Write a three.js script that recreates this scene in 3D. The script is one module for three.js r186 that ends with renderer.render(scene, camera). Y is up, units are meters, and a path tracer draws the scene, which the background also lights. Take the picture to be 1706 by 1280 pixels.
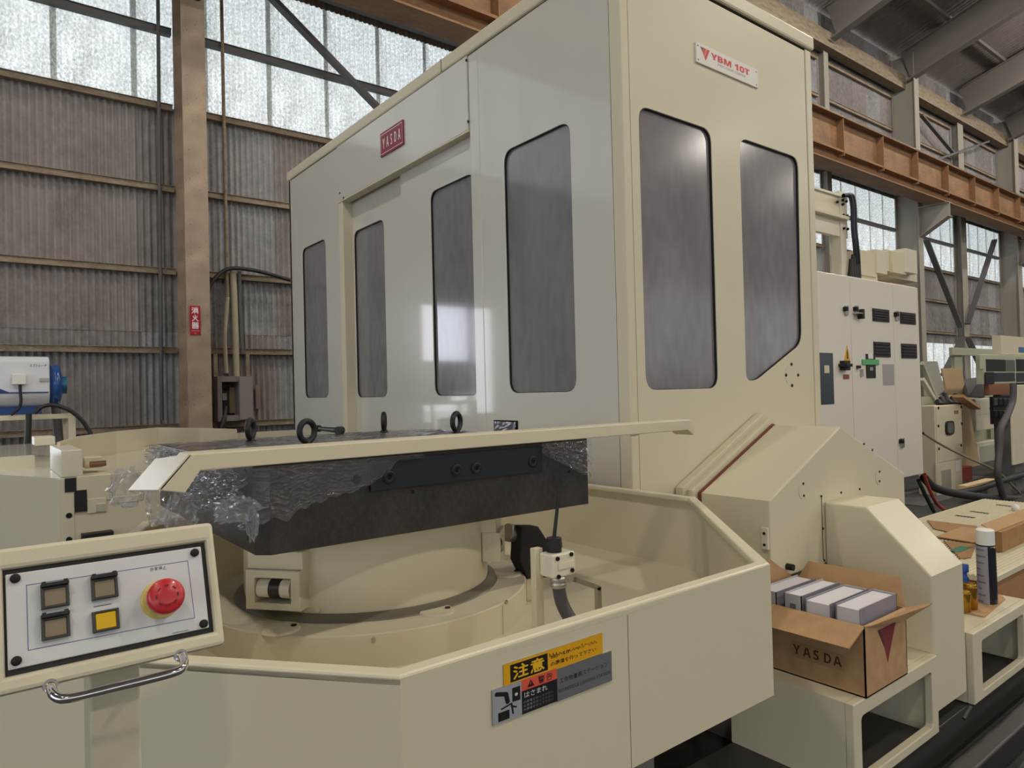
import * as THREE from 'three';
import { RectAreaLightUniformsLib } from 'three/addons/lights/RectAreaLightUniformsLib.js';
import { RoundedBoxGeometry } from 'three/addons/geometries/RoundedBoxGeometry.js';
import { mergeGeometries } from 'three/addons/utils/BufferGeometryUtils.js';
import { ImprovedNoise } from 'three/addons/math/ImprovedNoise.js';

// ---------------------------------------------------------------- camera, sky, exposure
const H = 1.55;                                   // camera height; heights below are given relative to the lens
const FOCAL = 1161, W = 1706, HT = 1280;
const scene = new THREE.Scene();
const camera = new THREE.PerspectiveCamera(2 * Math.atan(HT / 2 / FOCAL) * 180 / Math.PI, W / HT, 0.05, 200);
camera.rotation.order = 'YXZ';
camera.rotation.set(0.69 * Math.PI / 180, -37.87 * Math.PI / 180, -1.43 * Math.PI / 180);
camera.position.set(0, H, 0);
camera.updateMatrixWorld(true);
scene.add(camera);
scene.background = new THREE.Color(0.86, 0.91, 1.0);
scene.backgroundIntensity = 7.0;
const renderer = new THREE.WebGLRenderer({ antialias: true });
renderer.toneMapping = THREE.LinearToneMapping;
renderer.toneMappingExposure = 0.765;
renderer.shadowMap.enabled = true;
RectAreaLightUniformsLib.init();
const LAMP_POWER = 57, LAMP_COLOR = 0xfff6e8;

// ---------------------------------------------------------------- helpers
let seed = 7;
const rnd = () => { seed = (seed * 1664525 + 1013904223) >>> 0; return seed / 4294967296; };
const noise = new ImprovedNoise();
const nz = (x, y, z = 0) => noise.noise(x, y, z);
const camM = camera.matrixWorld.clone(); camM.setPosition(0, 0, 0);
const ray = (px, py) => new THREE.Vector3(px - W / 2, HT / 2 - py, -FOCAL).applyMatrix4(camM);
// a pixel's direction met with a plane whose distance is known (heights relative to the lens)
const onX = (px, py, x) => { const r = ray(px, py); return r.multiplyScalar(x / r.x); };
const onY = (px, py, h) => { const r = ray(px, py); return r.multiplyScalar(h / r.y); };
const onZ = (px, py, z) => { const r = ray(px, py); return r.multiplyScalar(z / r.z); };

const used = {};
const numbered = (n) => { if (used[n] === undefined) { used[n] = 0; return n; } used[n]++; return n + '_' + String(used[n]).padStart(3, '0'); };
function wuv(geo) {                                // uv in metres, by the axis each face looks along
  const g = geo.index ? geo.toNonIndexed() : geo;
  const p = g.attributes.position, uv = new Float32Array(p.count * 2);
  const a = new THREE.Vector3(), b = new THREE.Vector3(), c = new THREE.Vector3();
  for (let i = 0; i < p.count; i += 3) {
    a.fromBufferAttribute(p, i); b.fromBufferAttribute(p, i + 1); c.fromBufferAttribute(p, i + 2);
    const n = b.clone().sub(a).cross(c.clone().sub(a)); n.set(Math.abs(n.x), Math.abs(n.y), Math.abs(n.z));
    for (let k = 0; k < 3; k++) {
      const v = k === 0 ? a : k === 1 ? b : c;
      const [s, t] = n.x >= n.y && n.x >= n.z ? [v.z, v.y] : n.y >= n.z ? [v.x, v.z] : [v.x, v.y];
      uv[(i + k) * 2] = s; uv[(i + k) * 2 + 1] = t;
    }
  }
  g.setAttribute('uv', new THREE.BufferAttribute(uv, 2));
  return g;
}
const shade = (m) => { m.castShadow = true; m.receiveShadow = true; return m; };
function tagged(o, label, category, group, kind) {
  if (label) o.userData.label = label;
  if (category) o.userData.category = category;
  if (group) o.userData.group = group;
  if (kind) o.userData.kind = kind;
  return o;
}
function thing(name, label, category, base = [0, 0, 0], group, kind) {
  const g = new THREE.Group(); g.name = numbered(name);
  g.position.set(base[0], base[1] + H, base[2]); g.off = new THREE.Vector3(...base);
  scene.add(g);
  return tagged(g, label, category, group, kind);
}
const S = (name, base = [0, -H, 0]) => thing(name, null, null, base, null, 'structure');
function add(parent, name, geo, mat, o = {}) {     // geometry in scene coordinates, heights relative to the lens
  let g = Array.isArray(geo) ? mergeGeometries(geo.map((q) => { const r = wuv(q.clone()); for (const k of Object.keys(r.attributes)) if (!['position', 'normal', 'uv'].includes(k)) r.deleteAttribute(k); return r; })) : geo.clone();
  if (!o.keepUV && !Array.isArray(geo)) g = wuv(g);
  const off = parent.off;
  g.translate(-off.x, -off.y, -off.z);
  const m = shade(new THREE.Mesh(g, mat)); m.name = name; m.off = off;
  if (o.label) m.userData.label = o.label;
  if (o.kind) m.userData.kind = o.kind;
  parent.add(m);
  return m;
}
function piece(parent, name, geo, mat, pos, rot) {  // shared geometry in its own coordinates
  const m = shade(new THREE.Mesh(geo, mat)); m.name = name;
  m.position.set(pos[0] - parent.off.x, pos[1] - parent.off.y, pos[2] - parent.off.z);
  if (rot) m.rotation.set(...rot);
  m.off = parent.off; parent.add(m);
  return m;
}
function solo(name, geo, mat, label, category, base, group, o = {}) {   // a thing of one mesh
  let g = o.keepUV ? geo.clone() : wuv(geo.clone());
  g.translate(-base[0], -base[1], -base[2]);
  const m = shade(new THREE.Mesh(g, mat)); m.name = numbered(name);
  m.position.set(base[0], base[1] + H, base[2]); m.off = new THREE.Vector3(...base);
  scene.add(m);
  return tagged(m, label, category, group);
}
function box(x0, x1, y0, y1, z0, z1, r = 0) {
  if (x1 < x0) [x0, x1] = [x1, x0]; if (y1 < y0) [y0, y1] = [y1, y0]; if (z1 < z0) [z0, z1] = [z1, z0];
  const w = x1 - x0, h = y1 - y0, d = z1 - z0, rr = Math.min(r, w / 2.01, h / 2.01, d / 2.01);
  const g = rr > 0 ? new RoundedBoxGeometry(w, h, d, 2, rr) : new THREE.BoxGeometry(w, h, d);
  return g.translate((x0 + x1) / 2, (y0 + y1) / 2, (z0 + z1) / 2);
}
const basis = {
  x: new THREE.Matrix4().makeBasis(new THREE.Vector3(0, 0, -1), new THREE.Vector3(0, 1, 0), new THREE.Vector3(1, 0, 0)),
  y: new THREE.Matrix4().makeBasis(new THREE.Vector3(1, 0, 0), new THREE.Vector3(0, 0, -1), new THREE.Vector3(0, 1, 0)),
  z: new THREE.Matrix4(),
};
// polygon extruded along an axis: pts are (z,h) for x, (x,z) for y, (x,h) for z
function slab(axis, from, to, pts, holes = [], bevel = 0) {
  const conv = (l) => l.map(([a, b]) => axis === 'x' ? new THREE.Vector2(-a, b) : axis === 'y' ? new THREE.Vector2(a, -b) : new THREE.Vector2(a, b));
  const s = new THREE.Shape(conv(pts));
  for (const h of holes) s.holes.push(new THREE.Path(conv(h)));
  const g = new THREE.ExtrudeGeometry(s, { depth: Math.max(to - from - 2 * bevel, 1e-4), bevelEnabled: bevel > 0, bevelThickness: bevel, bevelSize: bevel, bevelOffset: -bevel, bevelSegments: 2, curveSegments: 8 });
  g.translate(0, 0, from + bevel);
  return g.applyMatrix4(basis[axis]);
}
function roundPoly(pts, r, n = 6) {
  const out = [];
  for (let i = 0; i < pts.length; i++) {
    const p = new THREE.Vector2(...pts[i]), a = new THREE.Vector2(...pts[(i + pts.length - 1) % pts.length]), b = new THREE.Vector2(...pts[(i + 1) % pts.length]);
    const da = a.clone().sub(p), db = b.clone().sub(p), rr = Math.min(r, da.length() / 2.2, db.length() / 2.2);
    const s = p.clone().add(da.normalize().multiplyScalar(rr)), e = p.clone().add(db.normalize().multiplyScalar(rr));
    for (let k = 0; k <= n; k++) { const t = k / n; out.push([(1 - t) ** 2 * s.x + 2 * t * (1 - t) * p.x + t * t * e.x, (1 - t) ** 2 * s.y + 2 * t * (1 - t) * p.y + t * t * e.y]); }
  }
  return out;
}
const rect = (a0, a1, b0, b1) => [[a0, b0], [a1, b0], [a1, b1], [a0, b1]];
function ringOf(axis, from, to, pts, r, w) {        // thin gasket round a rounded opening
  const cx = pts.reduce((s, p) => s + p[0], 0) / pts.length, cy = pts.reduce((s, p) => s + p[1], 0) / pts.length;
  const inn = pts.map(([a, b]) => [a + Math.sign(cx - a) * w, b + Math.sign(cy - b) * w]);
  return slab(axis, from, to, roundPoly(pts, r), [roundPoly(inn, Math.max(r - w, 0.002)).reverse()]);
}
function tube(pts, r, seg = 40, rs = 8, closed = false) {
  return new THREE.TubeGeometry(new THREE.CatmullRomCurve3(pts.map((p) => p.isVector3 ? p : new THREE.Vector3(...p)), closed, 'catmullrom', 0.4), seg, r, rs, closed);
}
function rod(p, q, r0, r1 = r0, n = 20, open = false) {
  const a = p.isVector3 ? p : new THREE.Vector3(...p), b = q.isVector3 ? q : new THREE.Vector3(...q), d = b.clone().sub(a);
  const g = new THREE.CylinderGeometry(r1, r0, d.length(), n, 1, open);
  g.applyQuaternion(new THREE.Quaternion().setFromUnitVectors(new THREE.Vector3(0, 1, 0), d.clone().normalize()));
  return g.translate((a.x + b.x) / 2, (a.y + b.y) / 2, (a.z + b.z) / 2);
}
function bar(p, q, w, t, up = [0, 1, 0]) {          // rectangular bar from p to q
  const a = p.isVector3 ? p.clone() : new THREE.Vector3(...p), b = q.isVector3 ? q.clone() : new THREE.Vector3(...q), d = b.clone().sub(a), L = d.length();
  const z = d.normalize(), x = new THREE.Vector3(...up).cross(z).normalize(), y = z.clone().cross(x);
  const g = new THREE.BoxGeometry(w, t, L); g.applyMatrix4(new THREE.Matrix4().makeBasis(x, y, z));
  return g.translate((a.x + b.x) / 2, (a.y + b.y) / 2, (a.z + b.z) / 2);
}
function lathe(pts, n = 32) { return new THREE.LatheGeometry(pts.map((p) => new THREE.Vector2(...p)), n); }
function disc(c, axis, r, t, n = 16) { const v = new THREE.Vector3(...axis).normalize().multiplyScalar(t); const a = new THREE.Vector3(...c); return rod(a, a.clone().add(v), r, r, n); }

// ---------------------------------------------------------------- textures and materials
function noiseTex(fn, size = 256, srgb = false) {
  const d = new Uint8Array(size * size * 4);
  for (let y = 0; y < size; y++) for (let x = 0; x < size; x++) {
    const v = fn(x / size, y / size), o = (y * size + x) * 4;
    if (Array.isArray(v)) for (let k = 0; k < 3; k++) d[o + k] = Math.max(0, Math.min(255, v[k] * 255)); else d[o] = d[o + 1] = d[o + 2] = Math.max(0, Math.min(255, v * 255));
    d[o + 3] = 255;
  }
  const t = new THREE.DataTexture(d, size, size); t.wrapS = t.wrapT = THREE.RepeatWrapping; t.magFilter = THREE.LinearFilter; t.minFilter = THREE.LinearFilter;
  if (srgb) t.colorSpace = THREE.SRGBColorSpace;
  t.needsUpdate = true; return t;
}
const per = (u, v, f, o = 0) => {                   // noise that tiles
  const a = nz(u * f, v * f, o), b = nz((u - 1) * f, v * f, o), c = nz(u * f, (v - 1) * f, o), d = nz((u - 1) * f, (v - 1) * f, o);
  return (a * (1 - u) + b * u) * (1 - v) + (c * (1 - u) + d * u) * v;
};
const rep = (t, sx, sy = sx) => { const c = t.clone(); c.repeat.set(sx, sy); c.needsUpdate = true; return c; };
const tPeel = noiseTex((u, v) => 0.5 + 0.3 * per(u, v, 40) + 0.25 * per(u, v, 9, 3));
const tRough = noiseTex((u, v) => 0.75 + 0.3 * per(u, v, 6, 5) + 0.15 * per(u, v, 30, 8));
const mix3 = (a, b, t) => a.map((x, i) => x + (b[i] - x) * Math.max(0, Math.min(1, t)));
const hex = (h) => { const c = new THREE.Color(h); return c; };
const std = (c, r = 0.6, m = 0, o = {}) => new THREE.MeshStandardMaterial({ color: c, roughness: r, metalness: m, ...o });
const phys = (c, r, o = {}) => new THREE.MeshPhysicalMaterial({ color: c, roughness: r, ...o });
const M = {};
const paint = (c, r) => phys(c, r, { clearcoat: 0.12, clearcoatRoughness: 0.2, specularIntensity: 0.7, bumpMap: rep(tPeel, 6), bumpScale: 0.00012 });
M.cream = paint(0xd6cdb2, 0.42);
M.creamDoorCool = paint(0xcfcbbf, 0.30); M.creamDoorCool.clearcoat = 0.9; M.creamDoorCool.clearcoatRoughness = 0.06; M.creamDoorCool.ior = 1.7;  // same cream, glossier; the cool daylight on the door side tinted into it
M.creamPale = paint(0xdbd5c0, 0.36);
M.greenGrey = paint(0xb4b79f, 0.5);
M.black = std(0x17171a, 0.55);
M.rubber = std(0x1d1c1f, 0.7);
M.castIron = std(0x6f6d66, 0.7);
M.darkish = std(0x3a3834, 0.5);  // dark tone for the base below the boxes
M.gap = std(0x0c0b0a, 0.9);
M.darkSteel = std(0x3a3838, 0.42, 0.55);
M.steel = std(0xb9b7b0, 0.35, 0.9);
M.chrome = std(0xe8e8ea, 0.09, 1.0);
M.white = std(0xe6e4de, 0.5);
M.red = std(0xb01c24, 0.4);
M.screw = std(0x1b1a1a, 0.4, 0.5);
// slate sheet: fibre cement, streaked with dust down the waves
const tSlate = noiseTex((u, v) => { const n = 0.5 + 0.35 * per(u, v, 5, 1) + 0.35 * per(u, v, 22, 2) + 0.25 * per(u, v, 70, 4); return mix3([0.45, 0.45, 0.455], [0.71, 0.71, 0.715], n); }, 512, true);
const tSlate2 = noiseTex((u, v) => { const n = 0.5 + 0.35 * per(u, v, 4, 11) + 0.3 * per(u, v, 24, 12) + 0.25 * per(u, v, 64, 14); return mix3([0.47, 0.46, 0.465], [0.69, 0.68, 0.685], n); }, 512, true);
M.slates = [std(0xffffff, 0.92, 0, { map: rep(tSlate, 0.55, 0.4) }), std(0xf3ece6, 0.92, 0, { map: rep(tSlate2, 0.5, 0.35) }), std(0xe8e2de, 0.92, 0, { map: rep(tSlate, 0.42, 0.31) })];
const tClear = noiseTex((u, v) => { const n = 0.55 + 0.5 * per(u, v, 48, 21) + 0.45 * per(u, v, 90, 22) + 0.3 * per(u, v, 6, 23); return mix3([0.52, 0.53, 0.5], [0.97, 0.98, 0.98], n); }, 512, true);
M.sheetClear = phys(0xffffff, 0.9, { map: rep(tClear, 0.9, 0.6), transmission: 0.34, thickness: 0 });
M.sheetFill = phys(0xf2f5f8, 0.9, { map: rep(tClear, 0.9, 0.6), transmission: 0.75, thickness: 0 });  // clearer copy of the wall sheet, lets more fill light through the left end
const tConc = noiseTex((u, v) => { const n = 0.5 + 0.5 * per(u, v, 6, 31) + 0.4 * per(u, v, 30, 32); return mix3([0.13, 0.125, 0.12], [0.3, 0.29, 0.28], n); }, 512, true);
M.floor = std(0xffffff, 0.75, 0, { map: rep(tConc, 0.4) });
const tGirt = noiseTex((u, v) => { const n = 0.5 + 0.5 * per(u, v, 8, 41) + 0.5 * per(u, v, 40, 42); return mix3([0.42, 0.35, 0.29], [0.66, 0.61, 0.52], n); }, 256, true);
M.girt = std(0xffffff, 0.8, 0, { map: rep(tGirt, 0.7, 2) });
M.darkRail = std(0x5b5a5a, 0.7);
const tCol = noiseTex((u, v) => { const n = 0.55 + 0.5 * per(u, v, 5, 51) + 0.3 * per(u, v, 60, 52); const s = per(u, v, 34, 53) > 0.42 ? 0.45 : 0; return mix3(mix3([0.52, 0.46, 0.4], [0.76, 0.67, 0.58], n), [0.25, 0.16, 0.11], s); }, 512, true);
M.column = std(0xffffff, 0.8, 0, { map: rep(tCol, 1.3) });
const tRust = noiseTex((u, v) => { const n = 0.5 + 0.5 * per(u, v, 5, 61) + 0.35 * per(u, v, 26, 62); return mix3([0.47, 0.345, 0.235], [0.69, 0.53, 0.375], n); }, 256, true);
M.farGrey = std(0x9a958b, 0.8, 0, { bumpMap: rep(tPeel, 2), bumpScale: 0.0006 });  // greyer tone for the far columns and their brackets
M.girder = std(0xe6e2dc, 0.72, 0, { map: rep(tRust, 0.5, 0.8) });
M.roofSteel = std(0x75706a, 0.85, 0);
M.roof = std(0xcfc8c0, 0.95, 0, { map: rep(tSlate2, 0.2) });
// pallet: worn black oxide steel
const tPal = noiseTex((u, v) => { const n = 0.5 + 0.45 * per(u, v, 5, 71) + 0.35 * per(u, v, 30, 72) + 0.3 * per(u, v, 80, 77); return mix3([0.15, 0.14, 0.14], [0.31, 0.285, 0.275], n); }, 512, true);
M.pallet = std(0xffffff, 0.45, 0.25, { map: rep(tPal, 2.2, 1.4), roughnessMap: rep(tRough, 2) });
M.palletPlate = std(0x20252b, 0.45, 0.35);
M.palletSide = std(0x3a3d42, 0.4, 0.35);
M.oxide = std(0x232226, 0.42, 0.4, { bumpMap: rep(tPeel, 14), bumpScale: 0.0006 });
const tDirt = noiseTex((u, v) => { const n = 0.5 + 0.5 * per(u, v, 5, 91) + 0.4 * per(u, v, 26, 92); return mix3([0.47, 0.455, 0.47], [0.62, 0.6, 0.61], n); }, 256, true);
M.glassSmoke = phys(0xffffff, 0.16, { map: rep(tDirt, 0.9, 0.35), transmission: 0.16, thickness: 0, ior: 1.5, specularIntensity: 1 });
M.glassDoor = phys(0xffffff, 0.12, { map: rep(tDirt, 0.9, 0.35), transmission: 0.16, thickness: 0, ior: 1.6, specularIntensity: 1, clearcoat: 0.6, clearcoatRoughness: 0.05 });
M.film = phys(0xf4f4f8, 0.16, { transmission: 0.955, thickness: 0, ior: 1.5, side: THREE.DoubleSide });
const tKraft = noiseTex((u, v) => { const n = 0.5 + 0.4 * per(u, v, 8, 81) + 0.3 * per(u, v, 60, 82); return mix3([0.65, 0.51, 0.36], [0.78, 0.63, 0.46], n); }, 256, true);
M.kraft = std(0xffffff, 0.85, 0, { map: rep(tKraft, 3) });
M.kraftDark = std(0xe2d6c6, 0.85, 0, { map: rep(tKraft, 3) });
M.paper = std(0xd6d4d9, 0.8);
M.binder = std(0x8b8894, 0.45);
M.binderWhite = std(0xb5b3ba, 0.5);
M.ply = std(0xd9bd92, 0.7);
M.hose = std(0x252426, 0.55);
M.hoseGrey = std(0x4a484a, 0.5);
M.blue = phys(0x1d4f93, 0.25, { clearcoat: 0.5, clearcoatRoughness: 0.1 });
M.blueDark = std(0x1c3f80, 0.5);

// strokes of the characters that the fonts lack, on a 10 by 10 grid
const bx = (a, b, c, d) => [a, b, c, b, c, d, a, d, a, b];
const SAN = [[1, 1, 2.4, 2], [0.5, 3.8, 2, 4.6], [0.6, 9.4, 2.6, 6.4]];
const G = {
  消: [...SAN, [6.5, 0.5, 6.5, 3.5], [4, 1.2, 4.8, 2.8], [9, 1.2, 8.2, 2.8], [4, 9.5, 4, 3.8, 9, 3.8, 9, 9.4], [4, 5.7, 9, 5.7], [4, 7.6, 9, 7.6]],
  火: [[5, 0.5, 5, 4.5, 3, 8, 0.8, 9.5], [5, 4.5, 7, 8, 9.4, 9.5], [2, 2.5, 2.8, 4.6], [8, 2.3, 7, 4.5]],
  器: [bx(1, 0.8, 4, 3.1), bx(6, 0.8, 9, 3.1), bx(1, 7, 4, 9.4), bx(6, 7, 9, 9.4), [0.5, 4.8, 9.5, 4.8], [5, 3.4, 4, 5.4, 0.8, 6.6], [5.2, 4.8, 9.3, 6.5]],
  注: [...SAN, [6, 0.3, 7, 1.6], [4, 2.6, 9.4, 2.6], [4.3, 5.6, 9, 5.6], [3.6, 9, 9.6, 9], [6.6, 2.6, 6.6, 9]],
  意: [[5, 0.2, 5, 1.3], [1.5, 1.4, 8.5, 1.4], [3.2, 1.8, 3.8, 3], [6.8, 1.8, 6.2, 3], [0.8, 3.2, 9.2, 3.2], bx(2.4, 4.2, 7.6, 6.6), [2.4, 5.4, 7.6, 5.4], [1.4, 7.6, 0.8, 9.2], [3.2, 7.4, 3.2, 9.3, 7, 9.3, 7.2, 8.4], [4.6, 7, 5.4, 8], [8, 7.4, 9.2, 9]],
  警: [[0.6, 1, 5, 1], [2, 0.3, 2, 1.8], [3.8, 0.3, 3.8, 1.8], [1.4, 2, 5, 2, 4.8, 4.4], [1.6, 3, 3.4, 3, 3.4, 4.2, 1.6, 4.2, 1.6, 3], [6.4, 0.4, 5.6, 2.2], [6, 1.4, 9.4, 1.4], [8.6, 1.4, 6, 4.4], [6.4, 2, 9.4, 4.4], [1, 5.4, 9, 5.4], [2.4, 6.4, 7.6, 6.4], [2.4, 7.3, 7.6, 7.3], bx(2.6, 8.1, 7.4, 9.6)],
  告: [[3, 0.5, 2, 2.6], [2.4, 1.8, 8.4, 1.8], [5.2, 0.4, 5.2, 4], [0.8, 4, 9.2, 4], bx(2.4, 5.6, 7.6, 9.2)],
  は: [[1.8, 1, 1.4, 5, 2, 9], [4, 3, 9, 3], [6.8, 1, 6.8, 7, 5.6, 8.8, 4.2, 8.2, 4.4, 7, 6.6, 7, 9, 8.6]],
  さ: [[1.6, 3, 8.4, 2.4], [4.2, 0.8, 6.8, 5.6], [2.4, 6.4, 2.6, 8.4, 4.4, 9.2, 7.4, 9]],
  ま: [[1.8, 2.4, 8.2, 2.4], [2.2, 4.6, 7.8, 4.6], [5, 0.8, 5, 7.6, 3.8, 9, 2.4, 8.2, 3, 7, 5, 7.2, 8, 9]],
  れ: [[2.6, 0.8, 2.6, 9.4], [0.8, 3, 4, 2.6, 0.8, 7.6], [2.6, 4.6, 5.6, 2.2, 7, 3, 6.6, 8, 7.6, 9, 9.4, 7.8]],
  非: [[3.8, 0.6, 3.8, 6, 2, 9.4], [6.2, 0.6, 6.2, 9.4], [1, 2, 3.8, 2], [1, 4.2, 3.8, 4.2], [0.8, 6.4, 3.6, 6.2], [6.2, 2, 9, 2], [6.2, 4.2, 9, 4.2], [6.2, 6.4, 9.2, 6.4]],
  常: [[5, 0.3, 5, 2], [2.4, 0.6, 3.2, 1.8], [7.6, 0.6, 6.8, 1.8], [1, 3.6, 1, 2.4, 9, 2.4, 9, 3.6], bx(3, 3.6, 7, 5.2), [2, 9, 2, 6.4, 8, 6.4, 8, 8.8], [5, 5.2, 5, 9.8]],
  停: [[2.6, 0.6, 0.8, 4], [1.8, 3, 1.8, 9.6], [6.4, 0.4, 6.4, 1.4], [3.6, 1.6, 9.4, 1.6], bx(4.4, 2.6, 8.4, 4.4), [3.4, 6.6, 3.4, 5.4, 9.4, 5.4, 9.4, 6.6], [4.4, 7, 8.4, 7], [6.4, 7, 6.4, 9.4, 5.4, 9.2]],
  止: [[5, 0.8, 5, 9], [5, 4.4, 8.4, 4.4], [2.4, 3.6, 2.4, 9], [0.6, 9, 9.4, 9]],
  ミ: [[2.2, 1.4, 7.8, 2.6], [2.4, 4.4, 7.4, 5.4], [1.8, 7.4, 8.2, 9]],
  ス: [[1.8, 1.6, 8, 1.6, 5.4, 5.8, 1, 9.2], [5.4, 5.6, 9, 9]],
  ト: [[3.6, 0.8, 3.6, 9.4], [3.6, 4, 8, 6]],
  レ: [[2.4, 0.8, 2.4, 9, 8.8, 5.4]],
  ー: [[1, 5, 9, 5]],
  サ: [[0.8, 3.2, 9.2, 3.2], [3, 0.8, 3, 5.8], [7, 0.8, 7, 5.4, 4.4, 9.4]],
  テ: [[2.2, 1.4, 7.8, 1.4], [0.8, 4, 9.2, 4], [5.2, 4, 5, 7, 2.8, 9.4]],
  シ: [[1.6, 1.6, 3.6, 2.6], [1, 4, 3, 5], [1.4, 9, 5, 7.6, 9, 2.6]],
  ョ: [[2.4, 3.6, 7.6, 3.6, 7.6, 9.4, 2.4, 9.4], [2.6, 6.4, 7.6, 6.4]],
  ン: [[1.4, 1.8, 3.8, 3.2], [1.4, 9, 5, 7.6, 9, 3]],
  工: [[1.5, 1.5, 8.5, 1.5], [5, 1.5, 5, 8.5], [0.8, 8.5, 9.2, 8.5]],
  作: [[2.8, 0.6, 0.8, 4.4], [1.9, 3, 1.9, 9.6], [4.8, 0.6, 3.6, 3.6], [4.4, 2.2, 9.4, 2.2], [5.6, 2.2, 5.6, 9.6], [5.6, 4.6, 9, 4.6], [5.6, 7, 9, 7]],
  物: [[1.6, 1.4, 1, 4], [1.2, 3, 4.2, 3], [2.8, 0.6, 2.8, 9.6], [0.8, 6.6, 4.4, 5.6], [5.8, 0.6, 4.6, 4], [5.4, 2.4, 9.2, 2.4, 8.8, 8.6, 7.6, 9.2], [7, 2.4, 4.8, 6.8], [8.2, 2.4, 5.2, 9]],
  着: [[3.2, 0.3, 3.9, 1.4], [6.8, 0.3, 6.1, 1.4], [1.4, 1.6, 8.6, 1.6], [2, 3, 8, 3], [0.8, 4.4, 9.2, 4.4], [5, 1.6, 5, 4.4], [3.8, 4.4, 0.8, 8.4], bx(3.4, 5.6, 8, 9.6), [3.4, 7, 8, 7], [3.4, 8.3, 8, 8.3]],
  脱: [[1, 9.4, 1.4, 1, 3.8, 1, 3.8, 9.2], [1.4, 3.6, 3.8, 3.6], [1.4, 6, 3.8, 6], [5.4, 0.4, 6.2, 1.8], [8.8, 0.4, 8, 1.8], bx(5.2, 2.2, 9, 5), [6.2, 5, 6, 7.6, 4.6, 9.6], [7.8, 5, 7.8, 9.2, 9.6, 9.2, 9.6, 7.8]],
  の: [[5.4, 2, 4.6, 6.6, 2.8, 8.6, 1.2, 6.6, 2.4, 3.4, 5.4, 2, 8.4, 3.6, 8.6, 6.6, 6, 9]],
  準: [...SAN, [4.4, 0.4, 3.2, 3], [4, 2, 4, 5.6], [4, 1.4, 9, 1.4], [4, 2.8, 9, 2.8], [4, 4.2, 9, 4.2], [4, 5.6, 9.2, 5.6], [6.6, 0.4, 6.6, 5.6], [0.8, 7.4, 9.4, 7.4], [5, 6.4, 5, 9.8]],
  備: [[2.6, 0.6, 0.8, 4], [1.8, 3, 1.8, 9.6], [3.6, 1.8, 9.4, 1.8], [5.4, 0.6, 5.4, 3], [7.6, 0.6, 7.6, 3], [3.8, 3.4, 9.4, 3.4], [4.4, 9.6, 4.4, 5, 9, 5, 9, 9.6], [4.4, 6.6, 9, 6.6], [4.4, 8, 9, 8], [6.7, 5, 6.7, 9.6]],
  を: [[2, 2.4, 8, 2.2], [5, 0.8, 2, 6, 4.4, 5, 5.2, 7.4], [8.4, 4.6, 4, 7.4, 4.4, 9.2, 8, 9.2]],
  行: [[3.4, 0.6, 0.8, 3], [3.6, 3, 0.8, 6], [2.4, 5, 2.4, 9.6], [5, 1.8, 9.2, 1.8], [4.4, 4.6, 9.6, 4.6], [7.6, 4.6, 7.6, 9.4, 6.4, 9]],
  っ: [[1.6, 4.6, 6, 4, 8.2, 5.6, 7.4, 8, 4.4, 9.2]],
  て: [[1.4, 2, 8.6, 1.6, 5.2, 4.4, 5, 7.4, 7.6, 9.2]],
  下: [[0.8, 1.4, 9.2, 1.4], [5, 1.4, 5, 9.4], [5, 4, 8, 6]],
  い: [[2, 2, 2, 6.6, 3.2, 8.4, 4.2, 7], [7.4, 2.6, 8.6, 6.6]],
};
function glyphs(ctx, str, x, y, size, color, width = 0.12, step = 1.04) {
  ctx.strokeStyle = color; ctx.lineWidth = size * width; ctx.lineCap = 'round'; ctx.lineJoin = 'round';
  [...str].forEach((ch, i) => {
    for (const s of G[ch] || []) {
      ctx.beginPath();
      for (let k = 0; k < s.length; k += 2) { const X = x + i * size * step + s[k] / 10 * size, Y = y + s[k + 1] / 10 * size; k ? ctx.lineTo(X, Y) : ctx.moveTo(X, Y); }
      ctx.stroke();
    }
  });
}
function canvasMat(w, h, draw, rough = 0.5, metal = 0) {
  const c = document.createElement('canvas'); c.width = w; c.height = h; draw(c.getContext('2d'), w, h);
  const t = new THREE.CanvasTexture(c); t.colorSpace = THREE.SRGBColorSpace;
  return new THREE.MeshStandardMaterial({ map: t, roughness: rough, metalness: metal });
}
// printed sheet: width along u, height along v (unit vectors), lower left corner at p, lifted along the normal
function print(p, u, v, w, h) {
  const P = new THREE.Vector3(...p), U = new THREE.Vector3(...u), Vv = new THREE.Vector3(...v);
  const g = new THREE.PlaneGeometry(w, h); g.translate(w / 2, h / 2, 0);
  g.applyMatrix4(new THREE.Matrix4().makeBasis(U, Vv, U.clone().cross(Vv)));
  return g.translate(P.x, P.y, P.z);
}
const printed = (parent, name, g, mat, label) => add(parent, name, g, mat, { keepUV: true, label });

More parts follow.
